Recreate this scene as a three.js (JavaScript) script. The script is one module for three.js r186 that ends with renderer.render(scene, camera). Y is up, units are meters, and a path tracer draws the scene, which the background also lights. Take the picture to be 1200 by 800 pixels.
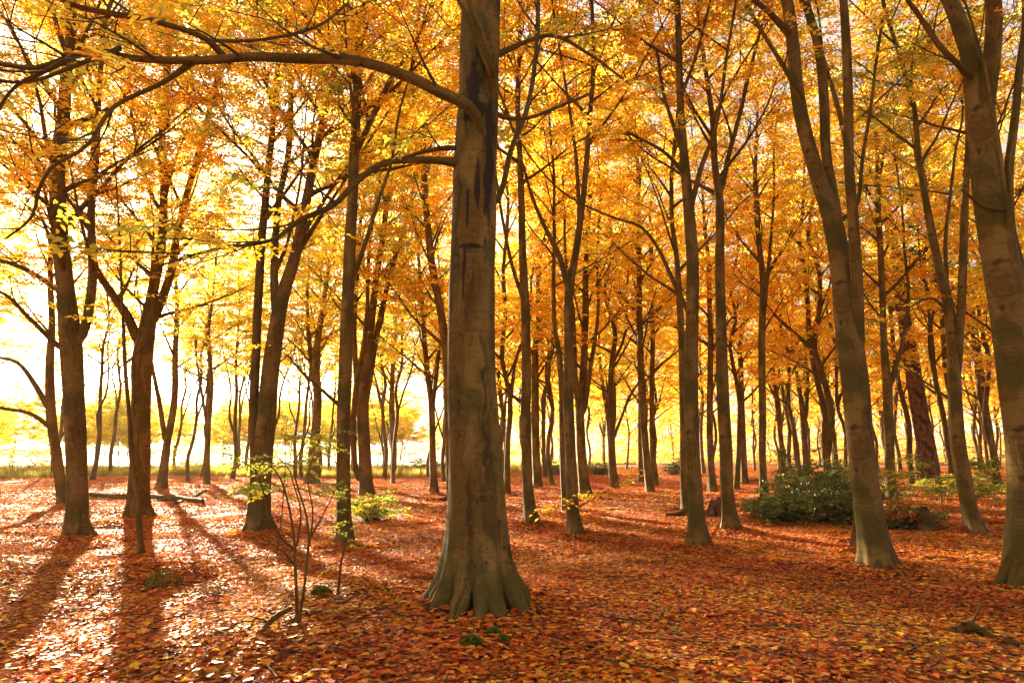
import * as THREE from 'three';

// ------------------------------------------------------------------ camera
const scene = new THREE.Scene();
const PITCH = Math.atan(130 / 800), EYE = 1.6;
const camera = new THREE.PerspectiveCamera(53.13, 1.5, 0.1, 1500);
camera.position.set(0, EYE, 0);
camera.rotation.set(PITCH, 0, 0);

// ------------------------------------------------------------------ sky, sun, exposure
const SUN_AZ = THREE.MathUtils.degToRad(-29), SUN_EL = THREE.MathUtils.degToRad(9.5);
const sunDir = new THREE.Vector3(Math.sin(SUN_AZ) * Math.cos(SUN_EL), Math.sin(SUN_EL), -Math.cos(SUN_AZ) * Math.cos(SUN_EL));
{
  const W = 1024, H = 512, data = new Float32Array(W * H * 4);
  for (let j = 0; j < H; j++) {
    const el = ((j + 0.5) / H - 0.5) * Math.PI, cy = Math.cos(el), y = Math.sin(el);
    for (let i = 0; i < W; i++) {
      const az = ((i + 0.5) / W - 0.5) * 2 * Math.PI;
      const x = Math.cos(az) * cy, z = Math.sin(az) * cy;
      const a = Math.acos(Math.min(1, Math.max(-1, x * sunDir.x + y * sunDir.y + z * sunDir.z)));
      const up = Math.max(0, y), air = Math.exp(-up * 3.2);
      const g = 1.2 * Math.exp(-a / 0.16) + 0.16 * Math.exp(-a / 0.45);      // light scattered round the sun by hazy air
      const k = (j * W + i) * 4;
      data[k] = 0.053 + 0.026 * air + g;
      data[k + 1] = 0.048 + 0.02 * air + g * 0.84;
      data[k + 2] = 0.053 + 0.004 * air + g * 0.54;
      data[k + 3] = 1;
    }
  }
  const sky = new THREE.DataTexture(data, W, H, THREE.RGBAFormat, THREE.FloatType);
  sky.mapping = THREE.EquirectangularReflectionMapping;
  sky.magFilter = THREE.LinearFilter; sky.needsUpdate = true;
  scene.background = sky; scene.environment = sky;
}
const sun = new THREE.DirectionalLight(new THREE.Color().setRGB(1, 0.83, 0.55), 5);
sun.position.copy(sunDir).multiplyScalar(120); sun.target.position.set(0, 0, 0);
sun.castShadow = true; sun.shadow.radius = 1.5; sun.shadow.mapSize.set(4096, 4096);
Object.assign(sun.shadow.camera, { left: -70, right: 70, top: 70, bottom: -70, near: 1, far: 300 });
scene.add(sun, sun.target);

const renderer = new THREE.WebGLRenderer({ antialias: true });
renderer.toneMapping = THREE.LinearToneMapping;
renderer.toneMappingExposure = 12.3;
renderer.shadowMap.enabled = true;

// ------------------------------------------------------------------ helpers
function rng(seed) { let a = (seed * 2654435761) >>> 0; return () => { a = (a + 0x6D2B79F5) >>> 0; let t = Math.imul(a ^ (a >>> 15), 1 | a); t = (t + Math.imul(t ^ (t >>> 7), 61 | t)) ^ t; return ((t ^ (t >>> 14)) >>> 0) / 4294967296; }; }
function hash(x, y, s) { let h = (Math.imul(x, 374761393) + Math.imul(y, 668265263) + Math.imul(s, 1442695041)) | 0; h = Math.imul(h ^ (h >>> 13), 1274126177); return ((h ^ (h >>> 16)) >>> 0) / 4294967296; }
const sm = (t) => t * t * (3 - 2 * t), lerp = (a, b, t) => a + (b - a) * t, clamp = (x, a, b) => Math.min(b, Math.max(a, x));
function noise2(x, y, s = 0, px = 0, py = 0) {
  const xi = Math.floor(x), yi = Math.floor(y), fx = sm(x - xi), fy = sm(y - yi);
  const w = (v, p) => p ? ((v % p) + p) % p : v;
  const x0 = w(xi, px), x1 = w(xi + 1, px), y0 = w(yi, py), y1 = w(yi + 1, py);
  return lerp(lerp(hash(x0, y0, s), hash(x1, y0, s), fx), lerp(hash(x0, y1, s), hash(x1, y1, s), fx), fy);
}
function fbm(x, y, s, px, py, oct) { let a = 0.5, t = 0, n = 0; for (let o = 0; o < oct; o++) { t += a * noise2(x, y, s + o * 17, px, py); n += a; x *= 2; y *= 2; px *= 2; py *= 2; a *= 0.5; } return t / n; }
const V = (x, y, z) => new THREE.Vector3(x, y, z);
const cp = Math.cos(PITCH), sp = Math.sin(PITCH);
function at(px, py, d) { const x = (px - 600) / 800, y = -(py - 400) / 800; const wy = y * cp + sp, wz = y * sp - cp, k = d / -wz; return V(x * k, EYE + wy * k, -d); }
function pxToM(p) { return ((-p.z) * cp + (p.y - EYE) * sp) / 800; }      // metres per picture pixel at a point

// ------------------------------------------------------------------ ground shape
const humps = [];
function height(x, z) {
  let h = 0.22 * (noise2(x * 0.16 + 40, z * 0.16 + 40, 3) - 0.5) + 0.10 * (noise2(x * 0.6 + 90, z * 0.6 + 90, 4) - 0.5) + 0.05 * (noise2(x * 1.7 + 70, z * 1.7 + 70, 5) - 0.5);
  const fade = clamp(Math.hypot(x, z) / 4, 0, 1); h *= fade;
  for (const [hx, hz, r, a] of humps) { const q = ((x - hx) ** 2 + (z - hz) ** 2) / (r * r); if (q < 6) h += a * Math.exp(-q); }
  return h;
}
function onGround(px, py) {
  let d = EYE * 800 / Math.max(4, py - 530), p = at(px, py, d);
  for (let k = 0; k < 8; k++) { const q = at(px, py, d); d *= (EYE - height(q.x, q.z)) / Math.max(0.05, EYE - q.y); p = at(px, py, d); }
  p.y = height(p.x, p.z); return p;
}
{ const a = at(345, 735, 6.3), b = at(190, 668, 9.4), c = at(400, 695, 7.8); for (const [x, y, d, r] of [[562, 705, 7.3, 0.85], [92, 629, 12.9, 0.7], [162, 609, 16.2, 0.7], [303, 622, 13.9, 0.7], [403, 636, 12, 0.5], [622, 614, 15.2, 0.5], [673, 627, 13.2, 0.5], [820, 640, 11.6, 0.6], [857, 620, 14.2, 0.5], [1030, 663, 9.6, 0.65], [1147, 627, 13.2, 0.6], [1203, 691, 7.95, 0.75]]) { const p = at(x, y, d); humps.push([p.x, p.z, r, 0.06]); }
  humps.push([a.x, a.z, 1.1, 0.13], [b.x, b.z, 0.7, 0.16], [c.x, c.z, 0.9, 0.08]); }

// ------------------------------------------------------------------ textures
function dataTex(w, h, fn, srgb) {
  const d = new Uint8Array(w * h * 4);
  for (let j = 0; j < h; j++) for (let i = 0; i < w; i++) { const c = fn(i / w, j / h), k = (j * w + i) * 4; for (let q = 0; q < 3; q++) { const v = clamp(c[q], 0, 1); d[k + q] = 255 * (srgb ? (v <= 0.0031308 ? v * 12.92 : 1.055 * v ** (1 / 2.4) - 0.055) : v); } d[k + 3] = 255; }
  const t = new THREE.DataTexture(d, w, h); t.wrapS = t.wrapT = THREE.RepeatWrapping; t.magFilter = THREE.LinearFilter; t.minFilter = THREE.LinearMipmapLinearFilter; t.generateMipmaps = true;
  if (srgb) t.colorSpace = THREE.SRGBColorSpace; t.needsUpdate = true; return t;
}
const mix3 = (a, b, t) => [lerp(a[0], b[0], t), lerp(a[1], b[1], t), lerp(a[2], b[2], t)];
const step = (a, b, x) => sm(clamp((x - a) / (b - a), 0, 1));
// smooth beech bark: 1 m round by 2 m up, tileable
function beechColor(u, v, su = 1, sv = 1) {
  const w1 = fbm(u * su * 5, v * sv * 5, 13, 5 * su, 5 * sv, 3) - 0.5, w2 = fbm(u * su * 5, v * sv * 5, 14, 5 * su, 5 * sv, 3) - 0.5;
  const U = u * su + 0.16 * w1, Y = v * sv + 0.16 * w2, F = (fx, fy, s, o) => fbm(U * fx, Y * fy, s, fx * su, fy * sv, o);
  let c = [0.125, 0.074, 0.0155];
  c = mix3(c, [0.195, 0.126, 0.033], step(0.40, 0.66, F(5, 2, 11, 5)));                    // paler, drier bark
  c = mix3(c, [0.075, 0.062, 0.012], 0.8 * step(0.46, 0.66, F(3, 2, 21, 6)));              // green algae
  c = mix3(c, [0.03, 0.017, 0.006], 0.6 * step(0.54, 0.72, F(12, 1, 31, 5)));            // dark water streaks
  c = mix3(c, [0.18, 0.125, 0.045], 0.4 * step(0.6, 0.74, F(14, 16, 41, 4)));              // pale lichen
  c = mix3(c, [0.04, 0.024, 0.009], 0.3 * step(0.6, 0.78, fbm(u * su * 3 + 0.03 * w1, v * sv * 44 + 1.6 * w2, 51, 3 * su, 44 * sv, 3)));            // growth lines round the trunk
  c = mix3(c, [0.03, 0.018, 0.008], 0.7 * step(0.74, 0.82, F(24, 22, 61, 3)));            // specks and old buds
  c = mix3(c, [0.028, 0.017, 0.008], 0.7 * step(0.88, 0.97, noise2(u * su * 5 + 1.1 * w1, v * sv * 7 + 1.3 * w2, 67, 5 * su, 7 * sv) + 0.12 * (F(30, 30, 68, 2) - 0.5)));      // knots
  const g = 0.8 + 0.4 * F(60, 60, 66, 3); return [c[0] * g, c[1] * g, c[2] * g];
}
function beechBump(u, v, su = 1, sv = 1) {
  const U = u * su, Vv = v * sv;
  let h = 0.55 + 0.35 * (fbm(U * 8, Vv * 6, 71, 8 * su, 6 * sv, 5) - 0.5);
  h -= 0.1 * step(0.6, 0.78, fbm(U * 3, Vv * 44, 51, 3 * su, 44 * sv, 3)); h += 0.14 * (fbm(U * 50, Vv * 50, 66, 50 * su, 50 * sv, 2) - 0.5);
  h -= 0.25 * step(0.6, 0.78, fbm(U * 16, Vv * 3, 31, 16 * su, 3 * sv, 4));
  return [h, h, h];
}
const barkMap = dataTex(512, 1024, (u, v) => beechColor(u, v, 1, 2), true);
const barkBump = dataTex(512, 1024, (u, v) => beechBump(u, v, 1, 2), false);
const pineColor = (u, v) => { const f = fbm(u * 10, v * 8, 81, 10, 8, 4), g = fbm(u * 16, v * 5, 82, 16, 5, 3); return mix3(mix3([0.135, 0.062, 0.032], [0.19, 0.10, 0.052], step(0.4, 0.65, f)), [0.05, 0.03, 0.022], step(0.54, 0.66, g)); };
const pineMap = dataTex(256, 512, pineColor, true), pineBump = dataTex(256, 512, (u, v) => { const g = 1 - step(0.5, 0.66, fbm(u * 16, v * 5, 82, 16, 5, 3)); return [g, g, g]; }, false);
const soilMap = dataTex(512, 512, (u, v) => {
  let c = mix3([0.17, 0.055, 0.016], [0.34, 0.115, 0.022], step(0.4, 0.6, fbm(u * 40, v * 40, 91, 40, 40, 3)));
  c = mix3(c, [0.46, 0.20, 0.035], step(0.58, 0.7, fbm(u * 48, v * 48, 92, 48, 48, 2)));
  return mix3(c, [0.07, 0.03, 0.014], step(0.6, 0.72, fbm(u * 30, v * 30, 93, 30, 30, 2)));
}, true);
const meadowMap = dataTex(256, 256, (u, v) => mix3(mix3([0.16, 0.17, 0.04], [0.30, 0.27, 0.07], fbm(u * 12, v * 12, 95, 12, 12, 5)), [0.42, 0.34, 0.12], step(0.55, 0.75, fbm(u * 30, v * 30, 96, 30, 30, 3))), true);

const M = {};
const std = (o) => new THREE.MeshPhysicalMaterial({ specularIntensity: 0.3, ...o });
const rgb = (r, g, b) => new THREE.Color().setRGB(r, g, b);
M.bark = std({ map: barkMap, bumpMap: barkBump, bumpScale: 0.015, roughness: 0.85 });
M.branch = M.bark;
M.twig = std({ color: rgb(0.085, 0.062, 0.04), roughness: 0.9 });
M.pine = std({ map: pineMap, bumpMap: pineBump, bumpScale: 0.03, roughness: 0.9 });
M.soil = std({ map: soilMap, roughness: 0.95 });
M.meadow = std({ map: meadowMap, roughness: 0.95 });
const leafMat = (o = {}) => new THREE.MeshPhysicalMaterial({ vertexColors: true, roughness: 1, transmission: 0.62, thickness: 0, side: THREE.DoubleSide, specularIntensity: 0.3, ...o });
M.leaf = leafMat();
M.evergreen = new THREE.MeshPhysicalMaterial({ vertexColors: true, roughness: 0.5, specularIntensity: 0.6, side: THREE.DoubleSide });
M.litterDry = new THREE.MeshPhysicalMaterial({ vertexColors: true, roughness: 0.66, specularIntensity: 0.32, side: THREE.DoubleSide });
M.litter = new THREE.MeshPhysicalMaterial({ vertexColors: true, roughness: 0.96, transmission: 0.42, thickness: 0, specularIntensity: 0.25, side: THREE.DoubleSide });
M.moss = std({ vertexColors: true, roughness: 1, side: THREE.DoubleSide });
M.deadwood = std({ map: barkMap, color: rgb(0.9, 0.8, 0.7), bumpMap: barkBump, bumpScale: 0.02, roughness: 0.95 });

// ------------------------------------------------------------------ mesh building
class Geo {
  constructor() { this.p = []; this.n = []; this.u = []; this.i = []; }
  tube(pts, rad, radial, vs = 0.5, cap = true) {      // points, radii -> a closed tube with metre-like uv
    const n = pts.length, base = this.p.length / 3; let side = null, len = 0;
    for (let k = 0; k < n; k++) {
      const t = pts[Math.min(n - 1, k + 1)].clone().sub(pts[Math.max(0, k - 1)]).normalize();
      if (!side) side = Math.abs(t.y) > 0.9 ? V(0, 0, -1) : V(0, 1, 0);
      side.addScaledVector(t, -side.dot(t)).normalize();
      const b = t.clone().cross(side);
      if (k) len += pts[k].distanceTo(pts[k - 1]);
      for (let j = 0; j <= radial; j++) {
        const a = j / radial * Math.PI * 2, c = Math.cos(a), s = Math.sin(a);
        const nx = side.x * c + b.x * s, ny = side.y * c + b.y * s, nz = side.z * c + b.z * s;
        this.p.push(pts[k].x + nx * rad[k], pts[k].y + ny * rad[k], pts[k].z + nz * rad[k]);
        this.n.push(nx, ny, nz); this.u.push(j / radial, len * vs);
      }
    }
    const w = radial + 1;
    for (let k = 0; k < n - 1; k++) for (let j = 0; j < radial; j++) { const a = base + k * w + j, c = a + w; this.i.push(a, a + 1, c, a + 1, c + 1, c); }
    if (cap) for (const k of [0, n - 1]) { const c = this.p.length / 3; this.p.push(pts[k].x, pts[k].y, pts[k].z); const d = pts[k].clone().sub(pts[k ? n - 2 : 1]).normalize(); this.n.push(d.x, d.y, d.z); this.u.push(0.5, 0); for (let j = 0; j < radial; j++) { const a = base + k * w + j; k ? this.i.push(a, a + 1, c) : this.i.push(a + 1, a, c); } }
  }
  build() {
    const g = new THREE.BufferGeometry();
    g.setAttribute('position', new THREE.Float32BufferAttribute(this.p, 3)); g.setAttribute('normal', new THREE.Float32BufferAttribute(this.n, 3)); g.setAttribute('uv', new THREE.Float32BufferAttribute(this.u, 2));
    g.setIndex(this.i); return g;
  }
}
function mesh(name, g, m, parent) { const o = new THREE.Mesh(g, m); o.name = name; o.castShadow = o.receiveShadow = true; parent.add(o); return o; }
function curve(pts, rad, step_, wob = 0, seed = 1) {      // smooth resampling of a path with radii
  const c = new THREE.CatmullRomCurve3(pts, false, 'centripetal'), L = c.getLength(), n = Math.max(2, Math.ceil(L / step_)), P = [], R = [];
  const cum = [0]; for (let k = 1; k < pts.length; k++) cum.push(cum[k - 1] + pts[k].distanceTo(pts[k - 1]));
  for (let k = 0; k <= n; k++) {
    const t = k / n, p = c.getPointAt(t), s = t * cum[cum.length - 1]; let j = 1; while (j < pts.length - 1 && cum[j] < s) j++;
    const f = clamp((s - cum[j - 1]) / Math.max(1e-6, cum[j] - cum[j - 1]), 0, 1);
    if (wob && k && k < n) { p.x += wob * (noise2(s * 1.3, seed, 7) - 0.5); p.z += wob * (noise2(s * 1.3, seed + 50, 7) - 0.5); }
    P.push(p); R.push(lerp(rad[j - 1], rad[j], f));
  }
  return [P, R];
}
// a trunk: flared, fluted foot, uneven girth; u = 0.5 faces the camera side (+z)
function trunkGeo(P, R, radial, seed, foot, uvLen, uRep) {
  const g = new Geo(), w = radial + 1, n = P.length; let len = 0;
  const lobes = []; const r = rng(seed); const nl = foot.lobes || 5; for (let k = 0; k < nl; k++) lobes.push([(k + 0.6 * r()) / nl * 6.283, 0.55 + 0.6 * r(), (foot.lw || 0.24) + 0.13 * r()]);
  for (let k = 0; k < n; k++) {
    if (k) len += P[k].distanceTo(P[k - 1]);
    const h = P[k].y - foot.y, fl = foot.flare * Math.exp(-Math.max(0, h) / foot.h), lf = Math.exp(-Math.max(0, h) / (foot.h * 1.5)), lf2 = Math.exp(-Math.max(0, h) / (foot.h * 5));
    for (let j = 0; j <= radial; j++) {
      const a = (j % radial) / radial * 6.28318 - Math.PI; let root = 0, flute = 0;
      for (const [la, ls, lw] of lobes) { let d = Math.abs(a - la); d = Math.min(d % 6.28318, 6.28318 - d % 6.28318); const q = Math.exp(-d * d / (lw * lw)); root += ls * 1.25 * q; flute += ls * Math.exp(-d * d / (lw * lw * 2)); }
      const bump = 0.09 * (noise2(Math.cos(a) * 1.6 + 9, len * 1.1 + Math.sin(a) * 1.6, seed) - 0.5) + 0.045 * (noise2(Math.cos(a) * 4 + 9, len * 2.6 + Math.sin(a) * 4, seed + 5) - 0.5);
      const rr = R[k] * (1 + fl * (0.15 + 1.0 * root) + foot.flute * lf2 * (flute - 0.75) + bump);
      g.p.push(P[k].x + Math.sin(a) * rr, P[k].y - (k === 0 ? 0.12 : 0), P[k].z + Math.cos(a) * rr);
      g.u.push(j / radial * uRep, len / uvLen);
    }
  }
  for (let k = 0; k < n - 1; k++) for (let j = 0; j < radial; j++) { const a = k * w + j, c = a + w; g.i.push(a, a + 1, c, a + 1, c + 1, c); }
  g.n = new Array(g.p.length).fill(0); const out = g.build(); out.computeVertexNormals();
  const N = out.attributes.normal; for (let k = 0; k < n; k++) { const a = k * w, b = a + radial, v = V(N.getX(a) + N.getX(b), N.getY(a) + N.getY(b), N.getZ(a) + N.getZ(b)).normalize(); N.setXYZ(a, v.x, v.y, v.z); N.setXYZ(b, v.x, v.y, v.z); }
  return out;
}

// ------------------------------------------------------------------ leaves
function leafTris(out, col, base, dir, up, L, W, fold, c, curl = 0) {
  const s = dir.clone().cross(up).normalize(), P = (t, w, z) => base.clone().addScaledVector(dir, t * L).addScaledVector(s, w * W).addScaledVector(up, z * W + curl * L * (t - 0.5) ** 2 * 4);
  const b = P(0, 0, 0), r1 = P(0.3, 0.48, fold), r2 = P(0.66, 0.42, fold), t = P(1, 0, 0), l2 = P(0.66, -0.42, fold), l1 = P(0.3, -0.48, fold);
  for (const tri of [[b, r1, r2], [b, r2, t], [b, t, l2], [b, l2, l1]]) for (const v of tri) { out.push(v.x, v.y, v.z); col.push(c[0], c[1], c[2]); }
}
function flatGeo(p, c) { const g = new THREE.BufferGeometry(); g.setAttribute('position', new THREE.Float32BufferAttribute(p, 3)); g.setAttribute('color', new THREE.Float32BufferAttribute(c, 3)); g.computeVertexNormals(); return g; }
// a flat spray of beech leaves, leaves left and right of a twig along +x
function sprayGeo(seed, n, L, len, tilt, twigs = true) { 
  const r = rng(seed), p = [], c = [];
  const arms = [[V(0, 0, 0), 0, len], [V(len * 0.25, 0, 0), 0.75, len * 0.55], [V(len * 0.45, 0, 0), -0.75, len * 0.5]];
  let tot = arms.reduce((s, a) => s + a[2], 0);
  for (const [o, yaw, al] of arms) {
    const d = V(Math.cos(yaw), 0, Math.sin(yaw)), m = Math.max(2, Math.round(n * al / tot));
    for (let k = 0; k < m; k++) {
      const t = (k + 0.7) / m, b = o.clone().addScaledVector(d, al * t); b.y += -0.08 * len * t * t + 0.03 * (r() - 0.5);
      const ya = yaw + (k === m - 1 ? 0 : (k % 2 ? 1 : -1) * (0.7 + 0.5 * r())), up = V((r() - 0.5) * tilt, 1, (r() - 0.5) * tilt).normalize();
      const dd = V(Math.cos(ya), -0.25 + 0.3 * (r() - 0.5), Math.sin(ya)); dd.addScaledVector(up, -dd.dot(up)).normalize();
      const q = 0.72 + 0.5 * r(), y = r() * 0.16;
      leafTris(p, c, b, dd, up, L * (0.75 + 0.5 * r()), L * (0.62 + 0.15 * r()), 0.12 + 0.1 * r(), [q, q * (0.94 + y), q * (0.8 + 0.4 * r())], -0.06);
    }
    if (twigs) { const s = V(-d.z, 0, d.x).multiplyScalar(0.0035), e = o.clone().addScaledVector(d, al); e.y -= 0.08 * len; for (const q of [s, V(0, 0.0035, 0)]) { for (const v of [o.clone().add(q), e, o.clone().sub(q)]) { p.push(v.x, v.y, v.z); c.push(0.1, 0.12, 0.5); } } }
  }
  return flatGeo(p, c);
}
const SPRAY = {
  near: [1, 2, 3].map((s) => sprayGeo(s, 19, 0.076, 0.5, 0.8)),
  mid: [4, 5, 6].map((s) => sprayGeo(s, 20, 0.10, 0.62, 1.1, false)),
  far: [7, 8, 9].map((s) => sprayGeo(s, 24, 0.145, 0.9, 1.2, false)),
  holly: [10, 11].map((s) => sprayGeo(s, 18, 0.075, 0.34, 1.6)),
};
const PAL = {
  gold: [0.94, 0.60, 0.04], yellow: [0.95, 0.76, 0.07], orange: [0.92, 0.45, 0.025], rust: [0.60, 0.17, 0.022], lime: [0.52, 0.52, 0.06], green: [0.22, 0.29, 0.045],
};
function pick(pal, r) { let s = 0; for (const [, w] of pal) s += w; let t = r() * s; for (const [k, w] of pal) { t -= w; if (t <= 0) return PAL[k]; } return PAL[pal[0][0]]; }
const mats = { m: new THREE.Matrix4(), q: new THREE.Quaternion(), s: V(1, 1, 1), X: V(1, 0, 0) };
let INST = 0; const BANK = [];
function crownMesh(name, geo, mat, list, pal, r, parent) {      // list: [position, direction, scale]
  const o = new THREE.InstancedMesh(geo, mat, list.length), c = new THREE.Color(); INST += list.length;
  list.forEach(([p, d, s], k) => {
    const yaw = Math.atan2(-d.z, d.x), e = new THREE.Euler((r() - 0.5) * 0.8, yaw + (r() - 0.5) * 0.8, clamp(Math.asin(clamp(d.y, -1, 1)) * 0.5, -0.6, 0.7) - 0.15 + (r() - 0.5) * 0.5, 'YZX');
    mats.q.setFromEuler(e); mats.s.setScalar(s * (0.8 + 0.4 * r())); mats.m.compose(p, mats.q, mats.s); o.setMatrixAt(k, mats.m);
    const b = pick(pal, r), v = 0.85 + 0.3 * r(); o.setColorAt(k, c.setRGB(b[0] * v, b[1] * v, b[2] * v));
  });
  o.name = name; o.userData.kind = 'stuff'; o.castShadow = o.receiveShadow = true; parent.add(o); return o;
}

// ------------------------------------------------------------------ branches
function wander(start, dir, len, n, up, noise, r) {
  const P = [start.clone()], d = dir.clone().normalize(), s = len / n;
  for (let k = 0; k < n; k++) { d.x += (r() - 0.5) * noise; d.y += (r() - 0.5) * noise + up; d.z += (r() - 0.5) * noise; d.normalize(); P.push(P[k].clone().addScaledVector(d, s)); }
  return P;
}
const taper = (r0, r1, n) => Array.from({ length: n + 1 }, (_, k) => lerp(r0, r1, (k / n) ** 0.8));
// sub-branches and twigs along a limb path; sprays are collected for the crown
function ramify(P, R, from, o, r) {
  const n = P.length - 1; let L = 0; for (let k = 0; k < n; k++) L += P[k].distanceTo(P[k + 1]);
  const count = Math.max(2, Math.round(L * (1 - from) * o.perM)); let sideSign = r() < 0.5 ? 1 : -1;
  for (let b = 0; b < count; b++) {
    const t = from + (1 - from) * (b + r()) / count, f = t * n, k = Math.min(n - 1, Math.floor(f)), p = P[k].clone().lerp(P[k + 1], f - k), d = P[k + 1].clone().sub(P[k]).normalize();
    const side = d.clone().cross(V(0, 1, 0)); if (side.length() < 0.3) side.set(r() - 0.5, 0, r() - 0.5); side.normalize().multiplyScalar(sideSign); sideSign *= -1; side.y += (r() - 0.35) * 0.7; side.normalize();
    const a = 0.6 + 0.5 * r(), dir = d.clone().multiplyScalar(Math.cos(a)).addScaledVector(side, Math.sin(a));
    const len = Math.max(0.5, Math.min(o.maxB, L * 0.42 * (1.15 - 0.75 * t)) * (0.7 + 0.6 * r())), rb = Math.min(lerp(R[k], R[k + 1], f - k) * 0.6, 0.009 + len * 0.011);
    const seg = len > 1.2 ? 4 : 3, Q = wander(p, dir, len, seg, 0.05, 0.34, r); o.geo.tube(Q, taper(rb, 0.0045, seg), o.bs, 1, false);
    const tw = Math.max(1, Math.round(len * o.twM)); let ss = 1;
    for (let q = 0; q < tw; q++) {
      const tt = 0.25 + 0.75 * (q + r() * 0.8) / tw, ff = tt * seg, kk = Math.min(seg - 1, Math.floor(ff)), pp = Q[kk].clone().lerp(Q[kk + 1], ff - kk), dd = Q[kk + 1].clone().sub(Q[kk]).normalize();
      const sd = dd.clone().cross(V(0, 1, 0)).normalize().multiplyScalar(ss); ss *= -1; sd.y += (r() - 0.4) * 0.5;
      const td = dd.clone().multiplyScalar(0.7).addScaledVector(sd, 0.75).normalize(), tl = 0.35 + 0.55 * r();
      if (o.twigTubes) { const T = wander(pp, td, tl, 2, 0.02, 0.3, r); o.geo.tube(T, [0.0065, 0.005, 0.003], 3, 1, false); }
      for (let z = 0; z < o.perTwig; z++) if (r() < o.leafy) o.sprays.push([pp.clone().addScaledVector(td, tl * (0.15 + 0.8 * (z + r()) / o.perTwig)), td.clone(), o.size]);
    }
    if (r() < o.leafy) o.sprays.push([Q[seg].clone(), dir, o.size]);
  }
}
function tag(o, label, category, group) { o.userData.label = label; o.userData.category = category; if (group) o.userData.group = group; return o; }
const used = {};
function numbered(name) { const k = used[name] = (used[name] ?? -1) + 1; return k ? name + '_' + String(k).padStart(3, '0') : name; }
function thing(name, p, label, category, group) { const o = new THREE.Group(); o.name = numbered(name); o.position.copy(p); scene.add(o); return tag(o, label, category, group); }

// begin a branch inside the wood that it leaves
function rootIn(pts, widths, parents, reach) {
  let near = null, nd = 1e9; for (const sp of parents) { if (sp.length < 2) continue; const c = new THREE.CatmullRomCurve3(sp); for (let q = 0; q <= 90; q++) { const a = c.getPoint(q / 90), e = a.distanceTo(pts[0]); if (e < nd) { nd = e; near = a; } } }
  if (nd < reach) { const into = near.clone().lerp(pts[0], 0.15), d = pts[1].clone().sub(pts[0]).normalize(); into.addScaledVector(d, -nd * 0.5 - 0.02); pts.unshift(into); widths.unshift(widths[0] * 0.9); }
}
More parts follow.
